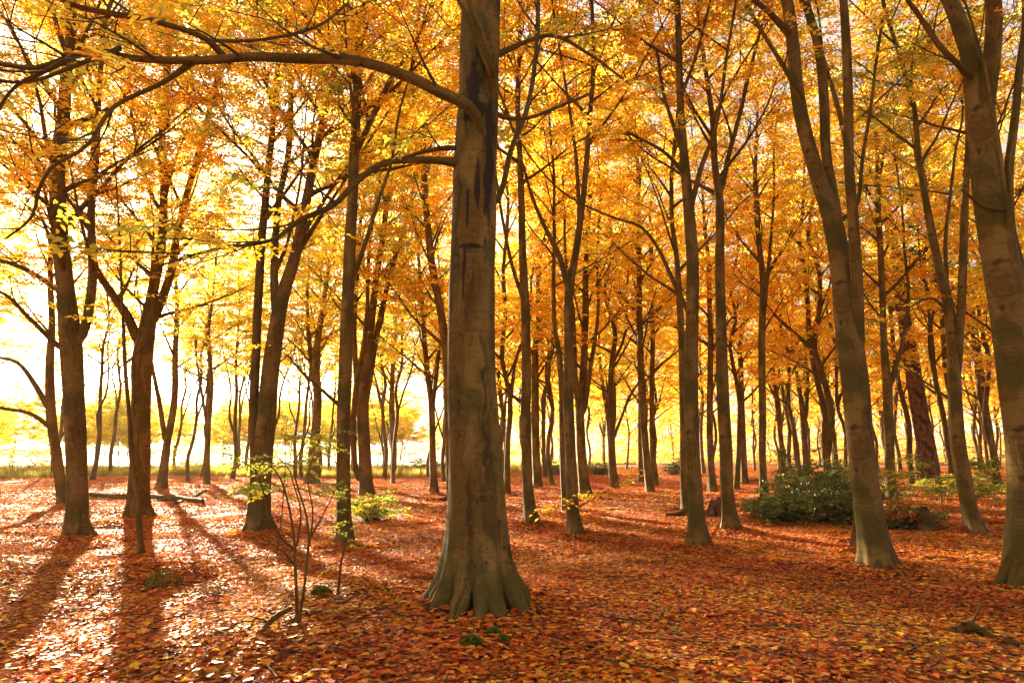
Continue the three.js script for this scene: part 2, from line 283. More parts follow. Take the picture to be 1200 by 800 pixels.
// A tree from stems given as paths: each stem a list of points with girth; limbs and crown grow on them
function growTree(root, stems, limbs, o, seed) {
  const r = rng(seed), lod = o.lod, rad = { near: [28, 8, 4], mid: [16, 6, 3], far: [10, 5, 3] }[lod];
  const geo = new Geo(), sprays = [], H = o.H || 17;
  const ro = { geo, sprays, perM: { near: 2.5, mid: 2.5, far: 1.8 }[lod], maxB: 2.1, bs: rad[2], twM: { near: 4.0, mid: 3.8, far: 3.0 }[lod], twigTubes: lod !== 'far', perTwig: { near: 3, mid: 3, far: 3 }[lod], leafy: o.leafy ?? (root.position.x / -root.position.z > 0.28 ? 0.42 : 0.43), size: o.leafScale || 1 };
  stems.forEach(([pts, widths], k) => {
    const P0 = pts.map((p) => p.clone()), R0 = widths.slice(); if (k) rootIn(P0, R0, stems.slice(0, k).map((q) => q[0]), 0.8);
    if (!o.stopStems || k === 0) {      // on past the picture's edge to the tree top
      let d = P0[P0.length - 1].clone().sub(P0[P0.length - 2]).normalize(), top = H * (k ? 0.8 + 0.15 * r() : 1);
      const lastR = R0[R0.length - 1]; let p = P0[P0.length - 1], guard = 0; const y0 = p.y;
      while (p.y < top - 0.6 && guard++ < 24) { d.y += 0.22; d.x += (r() - 0.5) * 0.35; d.z += (r() - 0.5) * 0.35; d.normalize(); p = p.clone().addScaledVector(d, 1.1); P0.push(p); R0.push(Math.max(0.018, lastR * (1 - 0.9 * clamp((p.y - y0) / Math.max(1, top - y0), 0, 1)))); }
    }
    const [P, R] = curve(P0, R0, lod === 'near' ? 0.16 : lod === 'mid' ? 0.3 : 0.7, 0.02, seed + k);
    if (k === 0) {
      // more rings near the foot
      const PP = [], RR = []; const fine = lod === 'near' ? 0.05 : 0.12; let h = 0; for (let q = 0; q < P.length - 1; q++) { const m = h < 1.2 ? Math.max(1, Math.round(P[q].distanceTo(P[q + 1]) / fine)) : 1; for (let z = 0; z < m; z++) { PP.push(P[q].clone().lerp(P[q + 1], z / m)); RR.push(lerp(R[q], R[q + 1], z / m)); } h += P[q].distanceTo(P[q + 1]); } PP.push(P[P.length - 1]); RR.push(R[R.length - 1]);
      const circ = 6.283 * RR[Math.min(RR.length - 1, 12)];
      const trunk = mesh('trunk', trunkGeo(PP, RR, rad[0] * (o.fineTrunk ? 2 : 1), seed, { y: P[0].y, flare: o.flare ?? 0.55, h: o.flareH ?? 0.22, flute: o.flute ?? 0.10, lobes: o.lobes, lw: o.lw }, o.uvLen || 2, o.uRep || Math.max(1, Math.round(circ))), o.trunkMat || M.bark, root);
      if (lod === 'near' && o.roots !== 0) { const nr = o.roots || 5, r0 = RR[6]; for (let q = 0; q < 16; q++) { const a = r() * 6.283, f = r0 * (1.15 + 0.9 * r()) + 0.12; BANK.push([root.position.x + Math.sin(a) * f, root.position.z + Math.cos(a) * f, a, 0.05 * (1 - (f / r0 - 1) * 0.5)]); } for (let q = 0; q < nr; q++) { const a = (o.rootAt ? o.rootAt[q] : (q + 0.7 * r()) / nr * 6.283), L = r0 * (1.35 + 0.55 * r()), c = V(Math.sin(a), 0, Math.cos(a)), sd = V(c.z, 0, -c.x).multiplyScalar((r() - 0.5) * 0.5), y = P[0].y, T = [V(0, y + r0 * 1.7, 0).addScaledVector(c, r0 * 0.45), V(0, y + r0 * 0.85, 0).addScaledVector(c, r0 * 0.85), V(0, y + r0 * 0.25, 0).addScaledVector(c, r0 * 1.35).addScaledVector(sd, r0 * 0.4), V(0, y - 0.01, 0).addScaledVector(c, L).addScaledVector(sd, r0), V(0, y - 0.1, 0).addScaledVector(c, L * 1.35).addScaledVector(sd, r0 * 1.6)]; for (const t of T) { t.x += P[0].x; t.z += P[0].z; } const [RP, RQ] = curve(T, [r0 * 0.38, r0 * 0.34, r0 * 0.27, r0 * 0.17, r0 * 0.07], 0.06, 0.02, seed + q), g = new Geo(); for (let z = 0; z < RQ.length; z++) RQ[z] *= 0.85 + 0.3 * noise2(z * 0.5, q * 9 + seed, 3); g.tube(RP, RQ, 10, 0.5); mesh('root', g.build(), M.bark, trunk); } }
    } else { const g = new Geo(); R[0] *= 1.15; g.tube(P, R, Math.max(6, rad[0] >> 1), 0.5); mesh('stem', g.build(), M.bark, root); }
    // limbs
    let len = 0; const cum = [0]; for (let q = 1; q < P.length; q++) cum.push(len += P[q].distanceTo(P[q - 1]));
    const n = Math.round((o.limbs ?? 24) * (k ? 0.65 : 1) * clamp(len / H, 0.25, 1)); let az = r() * 6.28;
    for (let b = 0; b < n; b++) {
      const hh = lerp(o.from ?? 4.5, H - 0.5, ((b + r() * 0.7) / n) ** 0.9); let q = P.findIndex((p) => p.y > hh); if (q < 1) continue;
      az += 2.4 + (r() - 0.5) * 0.8; const rise = lerp(0.8, 1.8, b / n) + (r() - 0.5) * 0.5;
      const d = V(Math.cos(az), rise, Math.sin(az)).normalize(), L = (o.spread ?? 4.0) * (1.1 - 0.62 * (hh / H)) * (0.65 + 0.6 * r()), r0 = Math.min(R[q] * 0.55, (0.012 + 0.011 * L) * (lod === 'far' ? 1.5 : 1.15)), seg = 7;
      const Q = wander(P[q].clone(), d, L, seg, 0.03, 0.26, r), QR = taper(r0, 0.007, seg); QR[0] *= 1.35;
      const g = new Geo(); const [SQ, SR] = lod === 'far' ? [Q, QR] : curve(Q, QR, 0.3); g.tube(SQ, SR, rad[1], 0.5, false); mesh('limb', g.build(), M.branch, root);
      ramify(Q, QR, 0.22, ro, r);
    }
    if (k && lod !== 'far') ramify(P, R, 0.72, ro, r);
  });
  const done = [];
  for (const [pts, widths, opt = {}] of limbs || []) {
    rootIn(pts, widths, [...stems.map((q) => q[0]), ...done], 1.2); done.push(pts.slice(1));
    const [P, R] = curve(pts, widths, 0.1, 0.03, seed + 77), g = new Geo(); for (let q = 0; q < 5 && q < R.length; q++) R[q] *= 1.3 - 0.06 * q; g.tube(P, R, 10, 0.5); mesh('limb', g.build(), opt.pale ? M.bark : M.branch, root);
    if (opt.bare) continue;
    const keep = ro.size, lf = ro.leafy; ro.leafy = opt.leafy ?? 0.55; ro.maxB = opt.maxB ?? 1.0; ramify(P, R, opt.from ?? 0.3, ro, r); ro.maxB = 2.1; ro.leafy = lf; ro.size = keep;
  }
  if (geo.p.length) { const t = mesh('twigs', geo.build(), M.twig, root); t.userData.kind = 'stuff'; }
  if (sprays.length) crownMesh('crown', SPRAY[lod][seed % 3], M.leaf, sprays, o.pal, r, root);
}
// a tree placed by where its foot stands; the outline of its stems was read off the photograph and stands at that distance
function heroTree(label, stems, o = {}) {
  const [bx, by] = stems[0][0], base = o.d ? at(bx, by, o.d) : onGround(bx, by); if (o.d) base.y = height(base.x, base.z);
  const d = -base.z, seed = Math.round(bx * 7 + by), r = rng(seed + 5);
  const slim = o.name === 'great_beech' ? 1 : d < 11 ? 0.95 : 0.87;      // girth as measured across the line of sight
  const conv = (line, dz0, dz1) => { const pts = [], w = []; line.forEach(([x, y, wd], k) => { const p = at(x, y, d - lerp(dz0, dz1, k / (line.length - 1))); pts.push(p.sub(base)); const th = (x - 600) / 800; w.push(wd / 2 * slim / Math.sqrt(1 + th * th) * pxToM(p.clone().add(base))); }); return [pts, w]; };
  const root = thing(o.name || 'beech_tree', base, label, 'tree', o.group);
  const S = stems.map((s, k) => conv(s, 0, k ? (r() - 0.5) * 2.4 : 0)); S[0][0][0].set(0, 0, 0);
  const Lb = (o.limbLines || []).map(([line, dz0, dz1, opt]) => { const c = conv(line, dz0, dz1); return [c[0], c[1], opt]; });
  const lod = o.lod || (d < 19 ? 'near' : 'mid');
  growTree(root, S, Lb, { lod, pal: o.pal || [['gold', 5], ['yellow', 3], ['orange', 3], ['lime', 1]], ...o, lod }, seed);
  return root;
}

// ------------------------------------------------------------------ ground, meadow, litter
{
  const n = 220, g = new THREE.BufferGeometry(), p = [], u = [], ix = [], f = (t) => { const s = t * 2 - 1; return Math.sign(s) * (Math.abs(s) * 26 + Math.abs(s) ** 5 * 420); };
  for (let j = 0; j <= n; j++) for (let i = 0; i <= n; i++) { const x = f(i / n), z = f(j / n) - 12; p.push(x, height(x, z), z); u.push(x / 2.3, z / 2.3); }
  for (let j = 0; j < n; j++) for (let i = 0; i < n; i++) { const a = j * (n + 1) + i, b = a + n + 1; ix.push(a, b, a + 1, a + 1, b, b + 1); }
  g.setAttribute('position', new THREE.Float32BufferAttribute(p, 3)); g.setAttribute('uv', new THREE.Float32BufferAttribute(u, 2)); g.setIndex(ix); g.computeVertexNormals();
  const o = mesh('ground', g, M.soil, scene); o.userData.kind = 'structure'; M.groundObject = o;
}
const edgeZ = (x) => -(44 + 5 * noise2(x * 0.13 + 20, 3.3, 12) + Math.max(0, x + 6) * 2.2);
{
  const g = new THREE.BufferGeometry(), p = [], u = [], ix = [], nx = 90, nz = 40;
  for (let j = 0; j <= nz; j++) for (let i = 0; i <= nx; i++) { const x = -300 + 318 * (i / nx), z = lerp(edgeZ(x), -420, (j / nz) ** 2); p.push(x, height(x, z) + 0.05, z); u.push(x / 5, z / 5); }
  for (let j = 0; j < nz; j++) for (let i = 0; i < nx; i++) { const a = j * (nx + 1) + i, b = a + nx + 1; ix.push(a, a + 1, b, a + 1, b + 1, b); }
  g.setAttribute('position', new THREE.Float32BufferAttribute(p, 3)); g.setAttribute('uv', new THREE.Float32BufferAttribute(u, 2)); g.setIndex(ix); g.computeVertexNormals();
  mesh('meadow', g, M.meadow, scene).userData.kind = 'structure';
}
const LITTER = [[0.60, 0.135, 0.007, 5], [0.68, 0.235, 0.011, 5], [0.47, 0.066, 0.005, 4], [0.72, 0.33, 0.02, 3.2], [0.76, 0.44, 0.04, 1.5], [0.62, 0.28, 0.06, 1.1], [0.16, 0.04, 0.012, 2], [0.55, 0.06, 0.010, 1.4]];
function litterColor(r) { let t = r() * LITTER.reduce((s, c) => s + c[3], 0); for (const c of LITTER) { t -= c[3]; if (t <= 0) return c; } return LITTER[0]; }
function litterLeaf(p, c, x, y, z, L, r, col) {
  const a = r() * 6.283, up = V((r() - 0.5) * 0.4, 1, (r() - 0.5) * 0.4).normalize(), d = V(Math.cos(a), 0, Math.sin(a)); d.addScaledVector(up, -d.dot(up)).normalize();
  const v = 0.75 + 0.5 * r(); leafTris(p, c, V(x, y, z).addScaledVector(d, -L / 2), d, up, L, L * (0.55 + 0.2 * r()), (r() - 0.3) * 0.35, [col[0] * v, col[1] * v, col[2] * v], (r() - 0.35) * 0.22);
}
function litterPatch(seed, n, rad, L) { const r = rng(seed), p = [], c = []; for (let k = 0; k < n; k++) { const q = rad * Math.sqrt(r()), a = r() * 6.283; litterLeaf(p, c, Math.cos(a) * q, 0.003 + 0.016 * r() * r(), Math.sin(a) * q, L * (0.65 + 0.6 * r()), r, litterColor(r)); } return flatGeo(p, c); }
{
  const litter = new THREE.Group(); litter.name = 'leaf_litter'; litter.userData = { kind: 'stuff', label: 'carpet of fallen orange and red beech leaves covering the woodland floor', category: 'leaf litter' }; scene.add(litter);
  const r = rng(77), lists = [[], [], [], [], [], [], [], []], N = V(0, 1, 0), nn = V(0, 1, 0), q = new THREE.Quaternion(), q2 = new THREE.Quaternion();
  const put = (x, z, k) => {
    if (z < edgeZ(x) + 0.5 + 2 * r() && x < 18) return; const e = 0.25; nn.set(height(x - e, z) - height(x + e, z), 2 * e, height(x, z - e) - height(x, z + e)).normalize();
    q.setFromUnitVectors(N, nn); q2.setFromAxisAngle(N, r() * 6.283); const m = new THREE.Matrix4().compose(V(x, height(x, z) + 0.004, z), q.multiply(q2), V(1, 1, 1)); lists[k].push(m);
  };
  for (let z = 3; z > -17; z -= 0.5) for (let x = -17; x < 17; x += 0.5) put(x + (r() - 0.5) * 0.6, z + (r() - 0.5) * 0.6, Math.floor(r() * 5));
  for (let z = -16.5; z > -75; z -= 0.95) for (let x = -62; x < 70; x += 0.95) if (Math.abs(x) < -z * 1.05 + 8) put(x + (r() - 0.5), z + (r() - 0.5), 5 + Math.floor(r() * 3));
  lists.forEach((l, k) => { const o = new THREE.InstancedMesh(k < 5 ? litterPatch(200 + k, 320, 0.62, 0.062) : litterPatch(200 + k, 330, 1.05, 0.092), k % 5 === 1 || k % 5 === 4 ? M.litterDry : M.litter, l.length), tint = new THREE.Color(); l.forEach((m, i) => { o.setMatrixAt(i, m); const x = m.elements[12], z = m.elements[14], q = noise2(x * 0.5 + 30, z * 0.5 + 30, 41) - 0.5, w = noise2(x * 0.9 + 60, z * 0.9 + 60, 42) - 0.5; o.setColorAt(i, tint.setRGB(1 + 0.25 * q, 1 + 0.55 * w + 0.2 * q, 1 + 0.5 * w)); }); o.name = 'fallen_leaves'; o.userData.kind = 'stuff'; o.castShadow = o.receiveShadow = true; litter.add(o); INST += l.length; });
  // twigs dropped on the leaves
  const tg = new Geo(), tr = rng(19); tg.tube(wander(V(-0.2, 0.012, 0), V(1, 0.02, 0.1), 0.42, 5, 0, 0.3, tr).map((p) => V(p.x, 0.012 + 0.02 * Math.abs(p.y), p.z)), taper(0.006, 0.002, 5), 4, 1); tg.tube([V(-0.02, 0.014, 0), V(0.06, 0.02, 0.06), V(0.13, 0.015, 0.09)], [0.004, 0.003, 0.0015], 4, 1);
  const tw = new THREE.InstancedMesh(tg.build(), M.twig, 420); for (let k = 0; k < 420; k++) { const d = 4 + 20 * r() * r(), x = (r() * 2 - 1) * 0.9 * d; mats.q.setFromEuler(new THREE.Euler((r() - 0.5) * 0.15, r() * 6.28, (r() - 0.5) * 0.15)); mats.s.setScalar(0.5 + 1.1 * r()); tw.setMatrixAt(k, new THREE.Matrix4().compose(V(x, height(x, -d) + 0.012, -d), mats.q, mats.s)); } tw.name = 'dropped_twigs'; tw.userData.kind = 'stuff'; litter.add(tw);
  // the leaves in front, one by one, lying on the ground
  const shapes = [], lm = LITTER.map((c) => new THREE.MeshPhysicalMaterial({ color: rgb(c[0], c[1], c[2]), roughness: 0.62, specularIntensity: 0.4, side: THREE.DoubleSide }));
  for (let k = 0; k < 8; k++) { const p = [], c = []; litterLeaf(p, c, 0, 0, 0, 0.105, rng(300 + k), [1, 1, 1]); const g = flatGeo(p, c); g.deleteAttribute('color'); shapes.push(g); }
  for (let k = 0; k < 300; k++) { const d = 4.3 + 2.9 * r(), x = (r() * 2 - 1) * 0.82 * d, o = mesh('leaf' + (k ? '_' + String(k).padStart(3, '0') : ''), shapes[k % 8], lm[Math.floor(r() * r() * 7.99)], M.groundObject); o.position.set(x, height(x, -d) + 0.03 + 0.012 * r(), -d); o.rotation.y = r() * 6.28; o.scale.setScalar(0.8 + 0.45 * r()); }
}

// ------------------------------------------------------------------ the great beech
{
  const scars = [[0.46, 5.35, 0.055, 0.34], [0.50, 5.05, 0.09, 0.10], [0.53, 4.15, 0.02, 0.35], [0.46, 4.0, 0.012, 0.25], [0.50, 3.55, 0.10, 0.03], [0.45, 3.3, 0.012, 0.28], [0.62, 4.6, 0.05, 0.9]];
  const col = (u, v) => {
    const y = v * 9; let c = beechColor(u, v, 2, 9);
    for (const [su, sy, w, h] of scars) { const du = (u - su) / w + 1.6 * (fbm(u * 24, v * 50, 5, 24, 50, 4) - 0.5), dy = (y - sy) / h + 1.4 * (fbm(u * 30, v * 36, 6, 30, 36, 4) - 0.5); const q = du * du + dy * dy; if (q < 1.4) c = mix3(c, [0.022, 0.016, 0.012], 0.92 * step(1.3, 0.5, q)); }
    return mix3(c, [0.06, 0.055, 0.012], 0.8 * step(0.52, 0.64, fbm(u * 16, v * 40, 8, 16, 40, 4)) * step(0.7, 0.05, y));      // moss on the roots
  };
  const map = dataTex(768, 2048, col, true), bump = dataTex(768, 2048, (u, v) => { let h = beechBump(u, v, 2, 9)[0]; for (const [su, sy, w, hh] of scars) { const q = ((u - su) / w) ** 2 + ((v * 9 - sy) / hh) ** 2; if (q < 1) h -= 0.5 * (1 - q); } return [h, h, h]; }, false);
  map.wrapT = bump.wrapT = THREE.MirroredRepeatWrapping;
  M.greatBark = std({ map, bumpMap: bump, bumpScale: 0.014, roughness: 0.82 });
}
heroTree('massive smooth beech trunk with flared roots and black bark scars, thickest in the clearing', [
  [[562, 708, 80], [562, 670, 77], [560, 600, 69], [556, 520, 61], [553, 450, 57], [553, 380, 54], [555, 250, 52], [560, 150, 48], [564, 0, 45]],
], { name: 'great_beech', trunkMat: M.greatBark, uvLen: 9, uRep: 1, fineTrunk: true, flare: 0.62, flareH: 0.24, flute: 0.2, lobes: 6, lw: 0.2, roots: 7, rootAt: [-1.25, -0.45, 0.15, 0.95, 1.5, 2.6, 4.0], from: 8, limbs: 14, spread: 4.2, pal: [['gold', 4], ['yellow', 3], ['lime', 2.5], ['orange', 2]],
  limbLines: [
    [[[566, 176, 6.6], [563, 150, 11.5], [548, 124, 13.9], [520, 110, 13.9], [480, 90, 13.1], [440, 76, 12.3], [410, 70, 13.1], [340, 68, 12.3], [290, 66, 11.5], [240, 70, 10.7], [160, 68, 9.0], [110, 60, 9.8], [75, 70, 9.0], [40, 80, 7.4], [-20, 72, 6.6], [-70, 70, 4.9]], 0.12, 1.7, { leafy: 0.14, from: 0.18, maxB: 0.9 }],
    [[[262, 66, 8], [240, 45, 7], [170, 22, 8], [130, 15, 8], [85, 5, 8], [40, -20, 6]], 1.0, 1.6, { leafy: 0.3 }],
    [[[228, 70, 8], [190, 95, 6], [130, 125, 6], [100, 170, 5], [60, 195, 5], [45, 220, 5], [35, 255, 4], [5, 280, 3]], 1.05, 1.5, { leafy: 0.15 }],
    [[[75, 70, 7], [45, 85, 6], [15, 100, 5], [-15, 140, 4]], 1.5, 1.8, { leafy: 0.2 }],
    [[[120, 63, 7], [80, 78, 6], [30, 95, 5], [-20, 92, 5]], 1.4, 1.8, { leafy: 0.3 }],
    [[[240, 46, 4], [300, 46, 4], [370, 30, 4], [405, 5, 3]], 1.1, 0.7, { leafy: 0.3 }],
    [[[538, 190, 11], [500, 187, 9], [450, 190, 8], [420, 210, 8], [390, 240, 7], [350, 258, 7], [320, 280, 5], [250, 292, 4], [190, 310, 3]], 0.1, 0.9, { leafy: 0.35, maxB: 1.0 }],
    [[[538, 174, 6], [500, 176, 5], [470, 185, 4], [440, 195, 4]], 0.1, 0.4, { leafy: 0.3 }],
    [[[577, 118, 7], [575, 85, 12], [564, 48, 10], [552, 10, 8], [542, -25, 7]], 0.1, 0.5, { bare: 1, pale: 1 }],
    [[[574, 80, 7], [555, 38, 6], [536, 0, 5], [520, -30, 4]], 0.3, 0.7, { bare: 1 }],
    [[[584, 62, 8], [620, 46, 5], [650, 41, 5], [690, 62, 4], [740, 100, 3]], 0, -0.6, { leafy: 0.4 }],
    [[[580, 236, 7], [598, 175, 6], [617, 130, 6], [628, 60, 5], [632, -10, 5]], -0.2, -0.9, { leafy: 0.4 }],
    [[[586, 135, 5], [615, 138, 4], [650, 126, 4], [690, 110, 3]], 0, -0.8, { leafy: 0.4 }],
  ] });

// ------------------------------------------------------------------ trees towards the sun
const YEL = [['yellow', 5], ['gold', 3], ['lime', 3], ['orange', 0.5]], ORA = [['orange', 2.5], ['gold', 5], ['rust', 0.4], ['yellow', 3.5], ['lime', 0.6]], MIX = [['gold', 5], ['orange', 3], ['yellow', 3], ['lime', 0.6]], LIM = [['lime', 4], ['yellow', 4], ['gold', 2]], DEEP = [['orange', 2.2], ['gold', 5], ['rust', 0.4], ['lime', 3], ['yellow', 2.5], ['green', 0.6]];
heroTree('stout dark beech beside the brightest glow, with side limbs reaching away over the meadow edge', [
  [[92, 630, 33], [90, 560, 31], [86, 470, 31], [82, 400, 33], [76, 340, 27], [70, 270, 24], [67, 200, 22], [74, 130, 18], [80, 60, 15], [86, 0, 13]],
  [[95, 395, 15], [108, 330, 14], [106, 260, 11], [112, 190, 9], [116, 110, 8], [122, 30, 7]],
], { from: 4.6, limbs: 30, leafy: 0.7, pal: MIX, spread: 4.2, limbLines: [[[[78, 350, 9], [45, 325, 8], [10, 308, 7], [-40, 300, 5]], 0, -1], [[[72, 408, 8], [35, 375, 7], [5, 345, 5], [-40, 330, 4]], 0, 1], [[[68, 200, 7], [40, 160, 6], [0, 110, 5]], 0, 0.5], [[[66, 215, 6], [30, 175, 5], [-10, 160, 4]], 0, -0.6]] });
heroTree('forked beech with one stem leaning out low, standing before the long fallen log', [
  [[162, 609, 33], [163, 560, 30], [165, 480, 27], [167, 420, 29], [172, 385, 24], [178, 345, 16], [188, 290, 13], [192, 220, 11], [190, 150, 9], [196, 80, 8], [200, 0, 6]],
  [[165, 405, 15], [148, 370, 14], [128, 340, 12], [112, 315, 10], [106, 270, 7]],
  [[176, 380, 14], [200, 320, 12], [208, 270, 10], [222, 215, 9], [240, 150, 8], [262, 60, 6]],
  [[187, 245, 6], [168, 200, 6], [155, 140, 5], [150, 80, 4]],
], { from: 4.8, limbs: 28, leafy: 0.7, pal: MIX, spread: 4 });
heroTree('thin bare dark sapling stem standing alone in front of the forked beech', [
  [[166, 650, 9], [160, 590, 8], [154, 540, 7], [151, 490, 6], [147, 430, 6], [143, 360, 4], [140, 290, 3], [135, 200, 2.4]],
], { name: 'beech_sapling', H: 6.5, limbs: 5, from: 2.6, spread: 1.6, leafy: 0.3, flare: 0.7, flareH: 0.06, flute: 0, roots: 0, pal: LIM });
heroTree('leaning beech with two low limbs, half hidden behind the stout dark beech', [
  [[74, 591, 16], [67, 540, 16], [60, 490, 15], [58, 430, 13], [60, 380, 10], [58, 320, 8]], [[59, 482, 10], [40, 450, 8], [20, 425, 6], [-15, 415, 4]],
], { from: 5, leafy: 0.58, pal: YEL, limbLines: [[[[61, 502, 7], [35, 485, 6], [0, 478, 5], [-30, 470, 3]], 0, 0.8]] });
heroTree('twin-stemmed beech whose two trunks part from one mossy foot', [
  [[302, 623, 36], [305, 570, 30], [309, 520, 27], [314, 460, 25], [321, 400, 23], [330, 350, 20], [345, 300, 16], [358, 240, 13], [372, 170, 11], [388, 100, 9], [405, 20, 7]],
  [[302, 590, 14], [297, 490, 13], [299, 430, 13], [302, 360, 12], [305, 300, 12], [312, 220, 10], [322, 120, 8], [330, 0, 7]],
  [[324, 385, 13], [321, 310, 11], [326, 240, 9], [340, 160, 8], [338, 60, 6]], [[346, 300, 9], [362, 275, 7], [378, 250, 5], [395, 225, 4]],
], { from: 5, limbs: 28, leafy: 0.7, pal: DEEP, spread: 4 });
heroTree('straight dark slender beech rising beside the green shrub', [
  [[403, 637, 23], [403, 600, 20], [402, 540, 19], [404, 460, 19], [406, 380, 18], [409, 300, 16], [413, 220, 14], [417, 140, 12], [420, 60, 11], [426, 0, 9]],
  [[409, 335, 7], [430, 280, 6], [445, 230, 5], [458, 190, 4]], [[415, 185, 8], [435, 140, 8], [460, 90, 7], [490, 40, 6]],
], { from: 6, leafy: 0.65, pal: MIX, limbLines: [[[[400, 476, 5], [375, 455, 4], [350, 432, 3], [335, 415, 2]], 0, 0.4, { leafy: 0.3, maxB: 0.5 }]] });
heroTree('cluster-stemmed beech fanning into many upright stems behind the green shrub', [
  [[429, 581, 20], [427, 530, 17], [425, 480, 17], [430, 420, 13], [438, 350, 10], [448, 280, 8], [460, 200, 6]], [[424, 505, 9], [418, 450, 8], [415, 380, 7], [420, 300, 6]],
  [[427, 475, 9], [440, 400, 8], [455, 330, 7], [475, 260, 5], [490, 200, 4]], [[420, 560, 8], [414, 520, 8], [416, 460, 7], [428, 390, 6], [432, 300, 5]],
], { from: 6, leafy: 0.6, pal: YEL });
heroTree('forked beech on the meadow side seen through the gap between twin-stemmed and slender beeches', [[[365, 567, 16], [368, 520, 13], [372, 470, 12], [370, 420, 10], [378, 360, 7]], [[370, 455, 7], [362, 400, 6], [360, 340, 4]]], { from: 5, leafy: 0.58, pal: YEL });
heroTree('young forked beech at the wood edge beyond the fallen log', [[[189, 572, 14], [195, 520, 11], [203, 480, 10], [205, 420, 8], [207, 350, 6]], [[194, 518, 8], [186, 470, 7], [178, 430, 5], [172, 390, 3]]], { from: 4.5, pal: YEL, leafy: 0.5, spread: 3 });
heroTree('slim young beech at the meadow edge between the fallen log and the twin-stemmed beech', [[[242, 567, 9], [243, 510, 8], [247, 450, 7], [244, 400, 5]], [[243, 500, 5], [236, 460, 4], [230, 420, 3]]], { from: 4.5, pal: YEL, leafy: 0.5, spread: 3 });
heroTree('thin forked beech between the cluster-stemmed beech and the massive trunk', [[[509, 577, 11], [507, 530, 9], [506, 480, 9], [499, 420, 7], [495, 360, 6], [490, 300, 4]], [[506, 484, 6], [512, 430, 6], [518, 380, 4]]], { from: 3.5, pal: YEL });
heroTree('leaning beech mostly hidden behind the massive beech trunk', [[[530, 572, 14], [527, 520, 13], [524, 430, 12], [517, 370, 11], [506, 310, 10], [500, 250, 9], [497, 200, 8], [495, 120, 7]]], { d: 24, from: 5, pal: MIX });
heroTree('short beech trunk standing before the pale bushes at the meadow', [[[461, 559, 9], [461, 520, 9], [459, 480, 8], [460, 430, 6]]], { from: 3, pal: YEL, spread: 4 });
// ------------------------------------------------------------------ trees beyond the great beech
heroTree('straight slender beech between the massive trunk and the sprigged slender beech', [[[622, 615, 17], [618, 570, 14], [616, 500, 14], [617, 420, 13], [615, 350, 12], [612, 280, 10], [610, 200, 8], [606, 120, 6]], [[616, 362, 6], [600, 310, 5], [590, 260, 4]]], { from: 7.5, pal: ORA, limbLines: [[[[612, 470, 4], [590, 455, 3], [570, 440, 2]], 0, 0.3, { leafy: 0.2, maxB: 0.4 }]] });
heroTree('beech trunk close behind the straight slender beech next to the massive trunk', [[[630, 572, 12], [628, 520, 11], [627, 450, 10], [628, 400, 8]]], { from: 4, pal: MIX });
heroTree('slender dark beech with yellow sprigs on its foot, forking high', [
  [[674, 628, 21], [671, 600, 17], [669, 550, 15], [667, 480, 14], [666, 410, 13], [667, 345, 12], [674, 300, 10], [683, 240, 8], [690, 160, 7], [695, 80, 6]],
  [[667, 345, 9], [655, 300, 8], [640, 270, 6], [625, 235, 5], [615, 200, 4]], [[670, 315, 7], [678, 270, 6], [676, 200, 5], [668, 130, 4]],
], { from: 7.5, pal: MIX, limbLines: [[[[672, 600, 2.5], [680, 592, 2], [690, 588, 1.6]], 0.1, 0.3, { leafy: 0.9, maxB: 0.3, from: 0.1 }]] });
heroTree('beech dividing low into three stems behind the sprigged slender beech', [[[686, 581, 17], [682, 540, 13], [680, 490, 12], [684, 430, 10], [686, 370, 9], [687, 300, 7], [692, 220, 5]], [[680, 485, 9], [674, 440, 8], [673, 390, 6]], [[683, 485, 8], [692, 430, 7], [700, 380, 5]]], { from: 4.5, pal: MIX });
heroTree('thin trunk pressed close behind the sprigged slender beech', [[[664, 598, 10], [660, 540, 9], [659, 480, 9], [656, 420, 8], [650, 380, 6]]], { from: 6, pal: ORA });
heroTree('spreading beech with splayed low limbs in the far middle of the clearing', [[[719, 561, 12], [716, 525, 8], [713, 490, 8], [706, 450, 5], [702, 410, 4]], [[716, 522, 7], [720, 480, 6], [719, 430, 5], [722, 390, 4]], [[717, 518, 5], [728, 490, 4], [738, 465, 4], [750, 445, 3]]], { from: 4, pal: YEL, spread: 5 });
heroTree('slim leaning beech, frontmost of three close trunks in the middle distance', [[[762, 578, 12], [757, 530, 10], [753, 460, 9], [750, 390, 8], [749, 310, 7], [748, 220, 6], [745, 150, 4]]], { from: 5, pal: MIX });
heroTree('thinnest and most upright of three close trunks in the middle distance', [[[768, 570, 9], [765, 520, 8], [764, 450, 7], [765, 380, 6], [763, 300, 5]]], { from: 4.5, pal: MIX });
heroTree('slim beech, rear one of three close trunks in the middle distance', [[[752, 566, 10], [751, 510, 8], [751, 460, 7], [748, 400, 6]]], { from: 4, pal: YEL });
heroTree('tall knotted beech with pale gnarled foot next to the reddish stump', [
  [[820, 641, 26], [816, 600, 21], [813, 540, 20], [810, 460, 20], [811, 380, 18], [811, 300, 17], [807, 240, 15], [800, 160, 11], [796, 80, 9], [794, 0, 8]],
  [[807, 262, 8], [820, 200, 7], [838, 150, 5]], [[811, 372, 7], [790, 330, 6], [770, 290, 5], [750, 265, 4], [720, 255, 3]],
], { from: 8, pal: ORA, limbLines: [[[[803, 205, 6], [780, 180, 5], [755, 165, 4], [735, 155, 3]], 0, 0.6], [[[800, 175, 6], [780, 120, 5], [770, 60, 4]], 0, -0.5], [[[797, 115, 5], [820, 50, 4], [835, -10, 3]], 0, 0.4]] });
